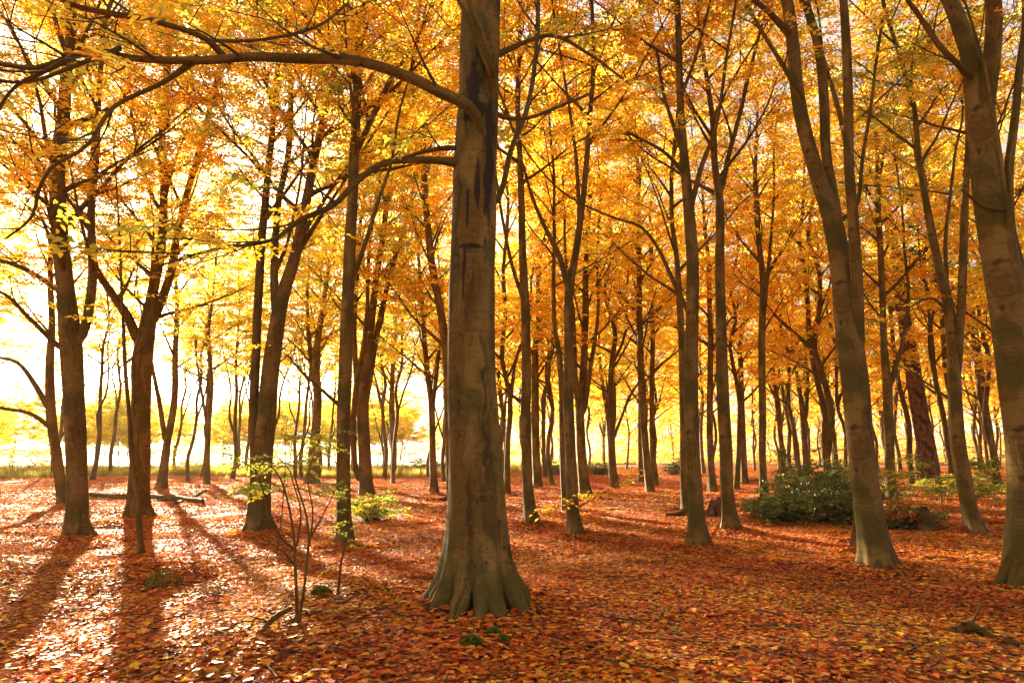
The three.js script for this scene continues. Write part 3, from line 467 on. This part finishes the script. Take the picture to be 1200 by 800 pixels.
heroTree('dark trunk half hidden behind the tall knotted beech', [[[803, 604, 12], [802, 560, 11], [801, 500, 11], [800, 430, 10], [797, 360, 9], [793, 300, 7]]], { from: 5.5, pal: MIX });
heroTree('straight beech with smooth pale foot forking high, beyond the reddish stump', [
  [[857, 621, 22], [853, 580, 18], [850, 520, 18], [847, 450, 17], [845, 380, 15], [844, 300, 13], [844, 240, 12], [838, 190, 9], [835, 140, 8], [828, 90, 6], [820, 30, 5]],
  [[844, 225, 9], [855, 180, 7], [868, 130, 6], [885, 60, 5]], [[836, 162, 5], [815, 130, 4], [800, 100, 3]],
], { from: 6.5, pal: ORA });
heroTree('beech trunk glowing at its edge between the knotted and the straight beech', [[[836, 577, 13], [833, 540, 9], [832, 480, 9], [833, 400, 8], [831, 330, 6]]], { from: 5, pal: MIX });
heroTree('pale distant beech behind the straight pale-footed beech', [[[873, 566, 10], [871, 520, 9], [869, 460, 8], [868, 400, 6]]], { from: 4, pal: MIX });
heroTree('slim beech at the near end of the holly thicket', [[[896, 589, 14], [894, 550, 10], [894, 480, 10], [893, 400, 10], [894, 330, 9], [889, 280, 7], [885, 220, 6], [888, 140, 4]], [[894, 375, 6], [900, 320, 5], [905, 260, 4]]], { from: 5, pal: ORA });
heroTree('leaning thin beech in the background behind the holly thicket', [[[920, 562, 9], [916, 520, 7], [911, 470, 7], [905, 430, 5]]], { from: 4, pal: DEEP });
heroTree('forked background beech rising out of the holly thicket', [[[945, 564, 10], [943, 520, 9], [942, 490, 9], [936, 450, 6], [930, 410, 4]], [[943, 494, 6], [947, 450, 5], [944, 410, 4]]], { from: 4, pal: DEEP });
// ------------------------------------------------------------------ trees on the shaded side
heroTree('big curved beech splitting into three sinuous stems, in front of the holly thicket', [
  [[1030, 664, 43], [1022, 620, 38], [1013, 560, 35], [1006, 500, 34], [1000, 430, 35], [992, 360, 33], [985, 310, 28], [973, 250, 24], [955, 195, 20], [942, 150, 18], [936, 110, 17], [930, 50, 16], [923, 0, 15]],
  [[990, 335, 18], [979, 250, 15], [968, 180, 13], [966, 110, 13], [958, 50, 12], [945, 0, 10]], [[1003, 420, 20], [1005, 340, 17], [1001, 270, 15], [995, 200, 13], [994, 120, 13], [992, 50, 12], [988, -10, 10]],
], { from: 7.5, pal: DEEP, flare: 0.4, limbLines: [[[[938, 112, 7], [920, 80, 6], [895, 40, 5], [875, 5, 4]], 0.1, 0.5], [[[1002, 245, 6], [1012, 180, 5], [1025, 100, 4], [1035, 20, 4]], 0.1, 0.6]] });
heroTree('narrow trunk tucked close behind the big curved beech', [[[1004, 646, 15], [1008, 590, 14], [1011, 520, 12], [1010, 430, 11], [1004, 350, 10], [1000, 270, 9]]], { from: 7, pal: DEEP, limbs: 9 });
heroTree('dark forked beech beside the brushwood heap', [[[1046, 593, 17], [1044, 560, 14], [1042, 500, 14], [1040, 455, 14], [1036, 400, 10], [1034, 330, 9], [1030, 250, 8], [1028, 170, 6]], [[1041, 455, 9], [1053, 420, 7], [1062, 380, 6], [1065, 340, 5], [1060, 290, 4]]], { from: 5.5, pal: DEEP });
heroTree('bent beech with two upright stems and dark spreading foot', [
  [[1147, 627, 30], [1138, 600, 24], [1130, 560, 24], [1122, 510, 22], [1119, 450, 20], [1117, 400, 19], [1110, 350, 15], [1098, 300, 13], [1088, 250, 11], [1078, 190, 9], [1070, 120, 7]],
  [[1120, 445, 15], [1126, 370, 13], [1129, 300, 12], [1131, 230, 11], [1135, 150, 9], [1130, 80, 7]], [[1110, 345, 7], [1108, 290, 6], [1114, 230, 5], [1120, 180, 4]],
], { from: 6.5, pal: DEEP, flare: 0.7, limbLines: [[[[1117, 375, 5], [1095, 350, 4], [1075, 355, 3], [1060, 365, 2]], 0, 0.4, { leafy: 0.2 }]] });
heroTree('broad sunlit beech at the clearing edge with pale flank and several upright stems', [
  [[1204, 692, 58], [1203, 640, 54], [1206, 560, 55], [1199, 480, 55], [1189, 400, 54], [1178, 330, 50], [1166, 260, 44], [1156, 190, 40], [1148, 130, 37], [1138, 70, 24], [1122, 20, 22], [1110, -10, 20]],
  [[1150, 150, 26], [1160, 80, 24], [1166, 20, 22], [1164, -30, 20]], [[1190, 330, 30], [1184, 265, 15], [1183, 200, 13], [1187, 159, 12], [1196, 84, 11], [1202, 20, 10]],
], { from: 8, pal: DEEP, flare: 0.35, lobes: 6, fineTrunk: true, limbLines: [[[[1138, 92, 10], [1128, 79, 9], [1104, 54, 8], [1080, 20, 7], [1064, 0, 6]], 0.05, 0.6, { leafy: 0.2 }], [[[1184, 262, 8], [1175, 203, 5], [1166, 149, 4.5], [1158, 91, 4], [1141, 34, 4], [1126, -10, 3]], 0.2, 0.45, { leafy: 0.05, pale: 1, from: 0.6 }], [[[1150, 240, 6], [1142, 232, 5], [1128, 222, 4]], 0.25, 0.4, { bare: 1, pale: 1 }]] });

// ------------------------------------------------------------------ pines among the beeches
function pine(label, px, py, H, w, lean) {
  const base = onGround(px, py), root = thing('pine_tree', base, label, 'tree', undefined), r = rng(px * 3), P = [], R = [];
  for (let k = 0; k <= 10; k++) { const t = k / 10; P.push(V(lean * t * H + 0.1 * (r() - 0.5), t * H, 0.3 * (r() - 0.5) * t)); R.push(w * (1 - 0.75 * t)); } P[0].set(0, 0, 0);
  const [Q, S] = curve(P, R, 0.4); mesh('trunk', trunkGeo(Q, S, 18, px, { y: 0, flare: 0.3, h: 0.25, flute: 0.04 }, 1.2, 2), M.pine, root);
  const g = new Geo(), list = [];
  for (let k = 0; k < 34; k++) {
    const h = lerp(H * 0.42, H * 0.97, k / 33), a = k * 2.4 + r(), L = (1.3 - h / H) * 4.6 * (0.7 + 0.5 * r()), d = V(Math.cos(a), 0.25 * (r() - 0.3), Math.sin(a)).normalize(), s = V(lean * h, h, 0), W = wander(s, d, L, 5, 0.02, 0.2, r);
    const lg = new Geo(); lg.tube(W, taper(0.035, 0.01, 5), 5, 1, false); mesh('limb', lg.build(), M.twig, root);
    for (let q = 0; q < 26; q++) { const t = 0.3 + 0.7 * r(), f = t * 5, i = Math.min(4, Math.floor(f)), p = W[i].clone().lerp(W[i + 1], f - i); p.x += (r() - 0.5) * 0.9; p.z += (r() - 0.5) * 0.9; p.y += (r() - 0.3) * 0.4; list.push([p, V(r() - 0.5, 0.4 * r(), r() - 0.5).normalize(), 1]); }
  }
  crownMesh('crown', SPRAY.mid[0], M.evergreen, list, [['needle', 3], ['needle2', 1]], r, root);
}
PAL.needle = [0.07, 0.10, 0.03]; PAL.needle2 = [0.14, 0.16, 0.045]; PAL.holly = [0.14, 0.165, 0.03]; PAL.holly2 = [0.25, 0.27, 0.05];
pine('reddish scaly pine trunk among grey beeches', 1093, 571, 19, 0.42, -0.07);
pine('dark green pine showing behind the bent beech', 1165, 563, 21, 0.3, -0.02);

// ------------------------------------------------------------------ background wood: a few trees, each copied
const protos = [];
for (let v = 0; v < 13; v++) {
  const r = rng(900 + v), root = new THREE.Group(), H = v > 10 ? 5 + 2 * r() : 15 + 4 * r(), stems = [], lean = (r() - 0.5) * 1.6, w = v > 10 ? 0.045 : 0.10 + 0.06 * r();
  const P = [], R = []; for (let k = 0; k <= 8; k++) { const t = k / 8; P.push(V(lean * t + 0.35 * (r() - 0.5) * (k ? 1 : 0), t * H * 0.7, 0.5 * (r() - 0.5) * (k ? 1 : 0))); R.push(w * (1 - 0.6 * t)); } stems.push([P, R]);
  if (v % 3 !== 2) { const k = 2 + (v % 3), s = r() < 0.5 ? -1 : 1, Q = [P[k].clone()], S = [R[k] * 0.7]; for (let q = 1; q < 5; q++) { Q.push(P[k].clone().add(V(s * 0.42 * q, q * H * 0.08, (r() - 0.5) * 0.6))); S.push(R[k] * (0.7 - 0.1 * q)); } stems.push([Q, S]); }
  growTree(root, stems, [], { lod: 'far', H, from: v > 10 ? 1.1 : v > 8 ? 6.4 : 2.6 + 1.2 * r(), limbs: v > 10 ? 22 : v > 8 ? 26 : 20, spread: v > 10 ? 2.4 : 3.6 + r(), pal: [YEL, MIX, ORA, MIX, DEEP, ORA, YEL, DEEP, MIX, YEL, YEL, YEL, LIM][v], leafy: v > 10 ? 0.6 : v > 8 ? 0.3 : v === 0 || v === 3 || v === 6 ? 0.4 : 0.37, leafScale: 0.95 }, 900 + v);
  protos.push(root);
}
const free = [];
function farTree(v, x, z, label, group, s = 1) {
  const o = protos[v].clone(); o.name = numbered('beech_tree'); o.position.set(x, height(x, z), z); o.rotation.y = hash(Math.round(x * 10), Math.round(z * 10), 3) * 6.28; o.scale.setScalar(s); scene.add(o);
  o.traverse((c) => { if (c.isInstancedMesh) INST += c.count; }); const form = ['forking low', 'forking midway', 'with single stem'][v % 3], tone = ['yellow', 'golden', 'orange', 'golden', 'olive and orange', 'orange', 'yellow', 'olive and orange', 'golden', 'pale yellow', 'pale yellow', 'yellow', 'yellow-green'][v];
  return tag(o, label.replace('beech', tone + ' beech ' + form), 'tree', group);
}
{
  const r = rng(4242), placed = [], taken = scene.children.filter((o) => o.userData.category === 'tree').map((o) => o.position);
  const tryPut = (n, zone, minD, vs, label, group, s) => { let k = 0, guard = 0; while (k < n && guard++ < 4000) { const [x, z] = zone(r); if (placed.some((p) => Math.hypot(p[0] - x, p[1] - z) < minD) || taken.some((p) => Math.hypot(p.x - x, p.z - z) < minD * 0.8)) continue; if (minD > 2.9 && x < 0 && Math.abs(Math.atan2(x, -z) + 0.51) < 0.13 && r() < 0.55) continue; placed.push([x, z]); farTree(vs[Math.floor(r() * vs.length)], x, z, label, group, s * (0.85 + 0.3 * r())); k++; } };
  const polar = (a0, a1, d0, d1) => (q) => { const a = lerp(a0, a1, q()), d = Math.sqrt(lerp(d0 * d0, d1 * d1, q())); return [Math.tan(a) * d, -d]; };
  tryPut(5, polar(-0.02, 0.2, 27, 46), 3.6, [0, 3, 6], 'slender beech among trunks beyond the clearing', 'beeches beyond the clearing', 1);
  tryPut(11, polar(0.2, 0.68, 27, 46), 3.6, [1, 2, 5, 8], 'slender beech among trunks beyond the clearing', 'beeches beyond the clearing', 1);
  tryPut(12, polar(-0.04, 0.16, 46, 92), 3.6, [0, 3, 6], 'small distant beech deep in the wood', 'distant beeches deep in the wood', 1);
  tryPut(36, polar(0.16, 0.7, 46, 92), 3.6, [1, 2, 3, 4, 5, 7, 8], 'small distant beech deep in the wood', 'distant beeches deep in the wood', 1);
  tryPut(12, polar(0.42, 0.72, 20, 40), 3.4, [2, 4, 5, 7], 'slim beech behind the bent beech and pine', 'beeches on the shaded side', 1);
  tryPut(14, polar(0.05, 0.7, 30, 70), 3, [2, 5, 8], 'thin straight beech between the trunks of the wood', 'thin beeches between the trunks', 0.95);
  tryPut(40, polar(0.0, 0.72, 88, 150), 4.4, [1, 8, 3, 5], 'tiny beech at the far end of the wood', 'beeches closing the view', 1);
  tryPut(24, polar(-0.70, -0.06, 36, 52), 3.0, [9, 10], 'young beech along the meadow edge of the wood', 'beeches along the meadow edge', 0.8);
  tryPut(60, polar(-0.74, -0.08, 68, 104), 2.4, [11, 12], 'small young beech out on the rough meadow', 'young beeches on the meadow', 1.12);
  tryPut(5, polar(-0.2, 0.02, 40, 60), 4, [0, 9, 6, 10], 'beech in the gap beside the massive trunk', 'beeches in the gap by the massive trunk', 0.95);
}
for (const [px, d, s] of [[340, 130, 0.9], [385, 150, 0.8], [470, 140, 0.8]]) { const p = at(px, 540, d); farTree(4, p.x, p.z, 'hazy beech out in the meadow far beyond the wood', 'trees out in the meadow', s); }

// ------------------------------------------------------------------ undergrowth
function bush(name, label, px, py, wpx, hpx, n, kind, dOff = 0) {
  const base = onGround(px, py); base.z -= dOff; base.y = height(base.x, base.z); const root = thing(name, base, label, 'bush'), r = rng(px + py * 3), k = pxToM(base), W = wpx * k / 2, Hh = hpx * k, g = new Geo(), list = [];
  const stems = kind === 'brush' ? 60 : 40;
  for (let s = 0; s < stems; s++) {
    const a = r() * 6.283, rr = Math.sqrt(r()), d = V(Math.cos(a) * W * rr, Hh * (1 - 0.45 * rr * rr) * (0.45 + 0.75 * r() * r()), Math.sin(a) * W * rr * 0.8), o = V(d.x * 0.3, -0.03, d.z * 0.3), L = d.clone().sub(o).length(), P = wander(o, d.clone().sub(o).normalize(), L, 5, -0.02, kind === 'brush' ? 0.6 : 0.3, r);
    g.tube(P, taper(0.014, 0.004, 5), 4, 1, false);
    for (let q = 0; q < n / stems; q++) { const t = 0.25 + 0.8 * r(), f = Math.min(4.99, t * 5), i = Math.floor(f), p = P[i].clone().lerp(P[i + 1], f - i); p.x += (r() - 0.5) * 0.5; p.z += (r() - 0.5) * 0.5; p.y = Math.max(0.04, p.y + (r() - 0.5) * 0.3); list.push([p, V(d.x + r() - 0.5, 0.4, d.z + r() - 0.5).normalize(), 0.95]); }
  }
  const st = mesh('stems', g.build(), M.twig, root); st.userData.kind = 'stuff';
  const pal = { holly: [['holly', 3], ['holly2', 2]], lime: [['lime', 3], ['green', 3], ['yellow', 1]], brush: [['rust', 1], ['holly', 1]], gold: [['yellow', 4], ['lime', 3], ['gold', 1]] }[kind];
  if (n) crownMesh('foliage', kind === 'lime' || kind === 'gold' ? SPRAY.near[1] : SPRAY.holly[px % 2], kind === 'holly' ? M.evergreen : M.leaf, list, pal, r, root);
}
bush('holly_bush', 'low spreading glossy green holly bush between the slim beech and the big curved beech', 945, 612, 118, 56, 430, 'holly');
bush('holly_bush', 'taller dark holly shrub rising behind the big curved beech', 988, 602, 90, 100, 430, 'holly', 1.5);
bush('holly_bush', 'small holly tuft at the foot of the slim beech', 908, 606, 40, 30, 120, 'holly');
bush('brushwood_heap', 'tangled brown brushwood heap between the curved and the bent beech', 1062, 618, 95, 38, 150, 'brush');
bush('holly_bush', 'dark shrub at the foot of the dark forked beech', 1040, 592, 60, 40, 160, 'holly', 1);
bush('green_shrub', 'bright green leafy shrub beside the straight dark slender beech', 436, 610, 48, 38, 80, 'lime');
for (const [px, py, w, h, what] of [[500, 556, 60, 34, 'dark round bush at the meadow edge behind the half-hidden leaning beech'], [790, 557, 26, 22, 'small dark bush in the far gap beside the knotted beech'], [655, 557, 40, 24, 'dark low bush in the background behind the three-stemmed beech'], [702, 555, 26, 16, 'tiny dark bush at the foot of the spreading far beech']]) bush('background_bush', what, px, py, w, h, 220, 'holly');
bush('golden_shrub', 'yellow-green shrub at the wood edge beyond the leaning beech', 20, 556, 100, 80, 420, 'gold');
bush('golden_shrub', 'low yellow shrub between the stout and the forked beech at the meadow edge', 120, 556, 60, 18, 160, 'gold');
bush('golden_shrub', 'yellow undergrowth behind the young forked beech', 228, 556, 90, 48, 320, 'gold');
bush('golden_shrub', 'sunlit yellow shrub behind the twin-stemmed beech', 335, 556, 100, 56, 340, 'gold');
// flat layers of yellow-green leaves on low beech shoots
function layered(label, px, py, span, hgt, n, name = 'beech_shoot') {
  const base = onGround(px, py), root = thing(name, base, label, 'sapling'), r = rng(px * 5 + py), k = pxToM(base), g = new Geo(), list = [];
  const W = span * k / 2, P = wander(V(0, -0.05, 0), V(0.05, 1, 0), hgt * k + 0.3, 6, 0.02, 0.2, r); g.tube(P, taper(0.016, 0.005, 6), 5, 1); mesh('stem', g.build(), M.branch, root);
  const tg = new Geo();
  for (let b = 0; b < 11; b++) { const i = 3 + (b % 3), a = b * 2.4 + r(), Q = wander(P[i].clone(), V(Math.cos(a), 0.12, Math.sin(a) * 0.7), W * (0.55 + 0.5 * r()), 4, -0.015, 0.25, r); tg.tube(Q, taper(0.007, 0.003, 4), 4, 1, false); for (let q = 0; q < n / 11; q++) { const f = Math.min(3.99, 4 * (0.2 + 0.8 * r())), z = Math.floor(f), p = Q[z].clone().lerp(Q[z + 1], f - z); p.x += (r() - 0.5) * 0.4; p.z += (r() - 0.5) * 0.4; p.y += (r() - 0.5) * 0.1; list.push([p, V(Math.cos(a), 0, Math.sin(a)), 0.8]); } }
  const t = mesh('twigs', tg.build(), M.twig, root); t.userData.kind = 'stuff'; crownMesh('leaves', SPRAY.near[0], M.leaf, list, [['green', 3], ['lime', 3], ['yellow', 0.7]], r, root);
}
layered('low beech shoot with flat layers of yellow-green leaves across the bent beech', 1108, 612, 190, 66, 150);
layered('low yellow-green beech shoot by the broad sunlit beech', 1185, 612, 120, 55, 80);
layered('low yellow-leaved shoot below the reddish pine', 1110, 590, 60, 26, 50);
layered('leafy green-yellow shoot spreading in front of the twin-stemmed beech', 322, 652, 120, 146, 48);

// bare sapling in front
{
  const base = onGround(347, 733), root = thing('bare_sapling', base, 'small leafless sapling with several thin forking stems on a leaf mound', 'sapling'), d = -base.z, r = rng(55);
  const line = (L, w0, w1, dz) => { const n = L.length - 1, P = L.map(([x, y], k) => at(x, y, d - dz * k / n).sub(base)), [Q, S] = curve(P, P.map((_, k) => 0.72 * lerp(w0, w1, k / n) / 2 * d / 800), 0.07, 0.012, L[0][0]), g = new Geo(); g.tube(Q, S, 6, 1); mesh('stem', g.build(), M.branch, root); return Q; };
  const all = [line([[347, 738], [347, 700], [346, 660], [345, 630], [338, 590], [328, 560], [316, 545]], 6, 2, 0.1), line([[349, 730], [356, 690], [360, 655], [362, 630], [358, 600], [350, 575], [344, 545], [360, 515]], 5, 1.6, 0.3),
    line([[346, 645], [330, 632], [315, 605], [308, 575], [298, 550], [280, 540]], 3.6, 1.4, 0.2), line([[347, 640], [352, 600], [345, 570], [338, 548], [325, 535]], 3.2, 1.3, -0.2), line([[361, 636], [372, 615], [385, 590], [392, 575]], 3, 1.2, 0.2), line([[362, 640], [366, 600], [360, 560], [368, 530], [378, 505]], 3, 1.2, -0.1), line([[346, 665], [335, 650], [322, 640], [300, 625]], 2.6, 1, 0.3)];
  const list = []; for (const Q of all) for (let k = Math.floor(Q.length * 0.7); k < Q.length; k++) if (r() < 0.28) list.push([Q[k].clone(), V(r() - 0.5, 0.2, r() - 0.5).normalize(), 0.55]);
  crownMesh('leaves', SPRAY.near[2], M.leaf, list, [['green', 3], ['lime', 2]], r, root);
}
{
  const base = onGround(394, 700), root = thing('thin_shoot', base, 'single crooked thin shoot with a few leaves beside the bare sapling', 'sapling'), d = -base.z, r = rng(56), L = [[394, 704], [397, 680], [400, 655], [408, 630], [410, 600], [404, 570]], P = L.map(([x, y]) => at(x, y, d).sub(base)), [Q, S] = curve(P, P.map((_, k) => (3.4 - k * 0.4) / 2 * d / 800), 0.06, 0.01, 4), g = new Geo(); g.tube(Q, S, 6, 1); mesh('stem', g.build(), M.branch, root);
  const list = []; for (let k = 6; k < Q.length; k++) if (r() < 0.75) list.push([Q[k].clone(), V(r() - 0.5, 0.1, r() - 0.5).normalize(), 0.5]); crownMesh('leaves', SPRAY.near[1], M.leaf, list, [['green', 3], ['lime', 2]], r, root);
}

// fallen wood, stumps, moss
function log(label, L, w, dz, name = 'fallen_log') {
  const base = onGround(L[0][0], L[0][1]), root = thing(name, base, label, name === 'fallen_log' ? 'log' : 'branch'), P = L.map(([x, y], k) => { const p = onGround(x, y + 2); p.y += w[k] / 2 * pxToM(p) * 0.9 + (L[k][2] || 0); return p.sub(base); }), R = w.map((q) => q / 2 * (-base.z) / 800), [Q, S] = curve(P, R, 0.12, 0.03, L[0][0]), g = new Geo();
  for (let k = 0; k < S.length; k++) S[k] *= 0.85 + 0.3 * noise2(k * 0.4, L[0][0], 5); g.tube(Q, S, 10, 0.7); mesh('trunk', g.build(), M.deadwood, root); const r = rng(L[0][0]);
  for (let k = 0; k < 4; k++) { const i = 1 + Math.floor(r() * (Q.length - 2)), b = new Geo(), W = wander(Q[i], V(r() - 0.5, 0.22 * r(), r() - 0.5), 0.15 + 0.3 * r(), 3, 0, 0.5, r); b.tube(W, taper(S[i] * 0.4, 0.004, 3), 5, 1, false); mesh('branch_stub', b.build(), M.deadwood, root); }
}
log('long pale fallen log lying behind the forked beech', [[104, 577], [135, 580], [165, 583], [200, 586], [236, 588]], [4.5, 5.5, 6, 8, 6]);
log('second thin pale branch lying across the fallen log', [[205, 590], [222, 585], [240, 582, 0.2]], [5, 5, 3], 0, 'dead_branch');
log('dead limb lying at the foot of the tall knotted beech', [[780, 603], [795, 603], [806, 598, 0.15]], [4, 6, 8], 0, 'dead_branch');
log('dark rotten branch half buried in leaves near the broad sunlit beech', [[1118, 742], [1140, 740, 0.02], [1160, 748], [1195, 756]], [9, 12, 8, 5], 0, 'dead_branch');
log('short grey branch lying in leaves by the holly tuft', [[895, 561], [880, 563], [868, 566]], [3, 3, 2], 0, 'dead_branch');
log('short root stub lying beside the massive trunk', [[514, 586], [524, 586, 0.05], [532, 581, 0.2]], [4, 5, 6], 0, 'dead_branch');
log('pale dead branch on the mound at the bare sapling', [[305, 742], [322, 733, 0.06], [340, 728, 0.1]], [7, 8, 6], 0, 'dead_branch');
function stump(label, px, py, w, h, mat) {
  const base = onGround(px, py), root = thing('tree_stump', base, label, 'stump'), k = pxToM(base), R = w * k / 2, H = h * k, r = rng(px), P = [], S = []; for (let q = 0; q <= 8; q++) { P.push(V(0.05 * (r() - 0.5), H * q / 8, 0.05 * (r() - 0.5))); S.push(R * (1 - 0.25 * q / 8) * (0.9 + 0.2 * r())); } P[0].set(0, 0, 0);
  const g = trunkGeo(P, S, 20, px, { y: 0, flare: 0.5, h: 0.12, flute: 0.3, lobes: 5 }, 1, 1), pos = g.attributes.position; for (let j = 0; j <= 20; j++) pos.setY(8 * 21 + j, pos.getY(8 * 21 + j) + 0.6 * H * (noise2((j % 20) * 0.7, px, 2) - 0.6)); g.computeVertexNormals(); mesh('bark', g, mat, root);
  const t = new Geo(); t.tube([V(0, H * 0.3, 0), V(0, H * 0.62, 0)], [R * 0.8, R * 0.7], 14, 1); mesh('heartwood', t.build(), M.pine, root);
}
stump('reddish rotten stump between the knotted and the straight beech', 840, 606, 20, 22, M.pine);
stump('low dark reddish stump far behind the straight beech', 913, 566, 12, 8, M.pine);
stump('dark broken stump at the end of the brushwood heap', 1087, 622, 22, 24, M.deadwood);
function moss(label, px, py, w, h, n) {
  const base = onGround(px, py), root = thing('moss_clump', base, label, 'moss'), r = rng(px + 3), k = pxToM(base), W = w * k / 2, H = h * k;
  const core = new THREE.IcosahedronGeometry(1, 3), pos = core.attributes.position; for (let i = 0; i < pos.count; i++) { const x = pos.getX(i), y = pos.getY(i), z = pos.getZ(i), q = 0.78 + 0.3 * noise2(x * 2.2 + 7, z * 2.2 + y * 2, px); pos.setXYZ(i, x * W * q, Math.max(-0.1, y * H * q), z * W * 0.8 * q); } core.computeVertexNormals(); mesh('mound', core, M.soil, root);
  const p = [], c = []; for (let i = 0; i < n; i++) { const a = r() * 6.283, e = Math.acos(r()), d = V(Math.sin(e) * Math.cos(a), Math.cos(e), Math.sin(e) * Math.sin(a)), b = V(d.x * W, d.y * H, d.z * W * 0.8).multiplyScalar(0.86), q = 0.7 + 0.6 * r(), up = V(r() - 0.5, r(), r() - 0.5).normalize(); const dd = d.clone().add(V(r() - 0.5, r(), r() - 0.5)); dd.addScaledVector(up, -dd.dot(up)).normalize(); leafTris(p, c, b, dd, up, 0.035, 0.02, 0.1, [0.17 * q, 0.19 * q, 0.03 * q]); }
  const o = mesh('moss', flatGeo(p, c), M.moss, root); o.userData.kind = 'stuff';
}
moss('green moss clump on the leaf mound beside the bare sapling', 376, 699, 24, 11, 900);
moss('low mossy hummock in front of the thin bare sapling', 193, 672, 44, 18, 500);
moss('bright green moss tuft in front of the massive beech', 553, 756, 22, 10, 900);
moss('smaller moss tuft in front of the massive beech', 578, 744, 14, 7, 500);
moss('moss tuft almost covered by leaves in front of the massive beech', 590, 752, 10, 6, 300);

// the far-off wood behind the last trunks, one mass of leaves
{
  const r = rng(808), list = [], root = new THREE.Group(); root.name = 'distant_foliage'; root.userData = { kind: 'stuff', label: 'far-off mass of golden leaves closing the wood behind the last trunks', category: 'foliage' }; scene.add(root);
  for (let k = 0; k < 9000; k++) { const a = -0.06 + 0.84 * r(), d = 92 + 62 * r(); if (a < 0.14 && r() < 0.6) continue; if (noise2(a * 60, d * 0.12, 9) < 0.32) continue; list.push([V(Math.tan(a) * d, 0.1 + 8 * r() * (0.4 + 0.6 * noise2(a * 40, 3, 4)), -d), V(r() - 0.5, 0, r() - 0.5).normalize(), 1.5]); }
  crownMesh('foliage', SPRAY.far[1], M.leaf, list, [['gold', 4], ['orange', 4], ['lime', 2], ['green', 1], ['rust', 1]], r, root);
}
{
  const r = rng(909), list = [], root = thing('hedgerow', V(-110, 0, -215), 'low hazy hedgerow on the far side of the meadow', 'hedge');
  for (let k = 0; k < 3200; k++) { const x = -115 + 235 * r(), h = 2.6 + 3.4 * noise2(x * 0.09 + 40, 1, 6) ** 2; list.push([V(x, h * Math.sqrt(r()), (r() - 0.5) * 5 - x * 0.12), V(r() - 0.5, 0, r() - 0.5).normalize(), 1.6]); }
  crownMesh('foliage', SPRAY.far[2], M.leaf, list, [['green', 3], ['lime', 2], ['gold', 1]], r, root);
}
scene.fog = new THREE.FogExp2(new THREE.Color().setRGB(1, 0.93, 0.8), 0.0004);
// leaves drifted against the feet of the near trees
{
  const o = new THREE.InstancedMesh(litterPatch(260, 60, 0.3, 0.078), M.litter, BANK.length), q = new THREE.Quaternion(), q2 = new THREE.Quaternion(), r = rng(61); INST += BANK.length;
  BANK.forEach(([x, z, a, h], k) => { q.setFromAxisAngle(V(Math.cos(a), 0, -Math.sin(a)), 0.16); q2.setFromAxisAngle(V(0, 1, 0), r() * 6.28); o.setMatrixAt(k, new THREE.Matrix4().compose(V(x, height(x, z) + 0.01 + Math.max(0, h), z), q.multiply(q2), V(1, 1.3, 1))); });
  o.name = 'drifted_leaves'; o.userData.kind = 'stuff'; scene.getObjectByName('leaf_litter').add(o);
}
// rough grass where the meadow meets the wood
{
  const p = [], c = [], r = rng(31); for (let k = 0; k < 26; k++) { const a = r() * 6.283, q = 0.16 * Math.sqrt(r()), x = Math.cos(a) * q, z = Math.sin(a) * q, h = 0.2 + 0.28 * r(), lx = (r() - 0.5) * 0.22, lz = (r() - 0.5) * 0.22, w = 0.012, v = 0.7 + 0.5 * r(); for (const [X, Y, Z] of [[x - w, 0, z], [x + w, 0, z], [x + lx, h, z + lz]]) { p.push(X, Y, Z); c.push(v, v * 0.95, v * 0.8); } }
  const list = []; for (let k = 0; k < 7000; k++) { const x = -75 + 92 * r(), z = edgeZ(x) + 1.5 - 26 * r() * r(); list.push([V(x, height(x, z) + 0.03, z), V(1, 0, 0), 1]); }
  PAL.grass = [0.34, 0.32, 0.06]; PAL.straw = [0.5, 0.4, 0.12]; const g = new THREE.InstancedMesh(flatGeo(p, c), M.leaf, list.length), m = new THREE.Matrix4(), col = new THREE.Color(); INST += list.length;
  list.forEach(([q], k) => { mats.q.setFromAxisAngle(V(0, 1, 0), r() * 6.28); mats.s.setScalar(0.7 + 0.8 * r()); g.setMatrixAt(k, m.compose(q, mats.q, mats.s)); const b = r() < 0.6 ? PAL.grass : PAL.straw; g.setColorAt(k, col.setRGB(...b)); });
  g.name = 'meadow_grass'; g.userData = { kind: 'stuff', label: 'rough sunlit yellow-green grass along the edge of the wood', category: 'grass' }; scene.add(g);
}
let TRI = 0; const seen = new Set(); scene.traverse((o) => { if (o.isMesh && !o.isInstancedMesh && !seen.has(o.geometry)) { seen.add(o.geometry); TRI += (o.geometry.index ? o.geometry.index.count : o.geometry.attributes.position.count) / 3; } });
console.log('instances', INST, 'triangles', TRI);
renderer.render(scene, camera);
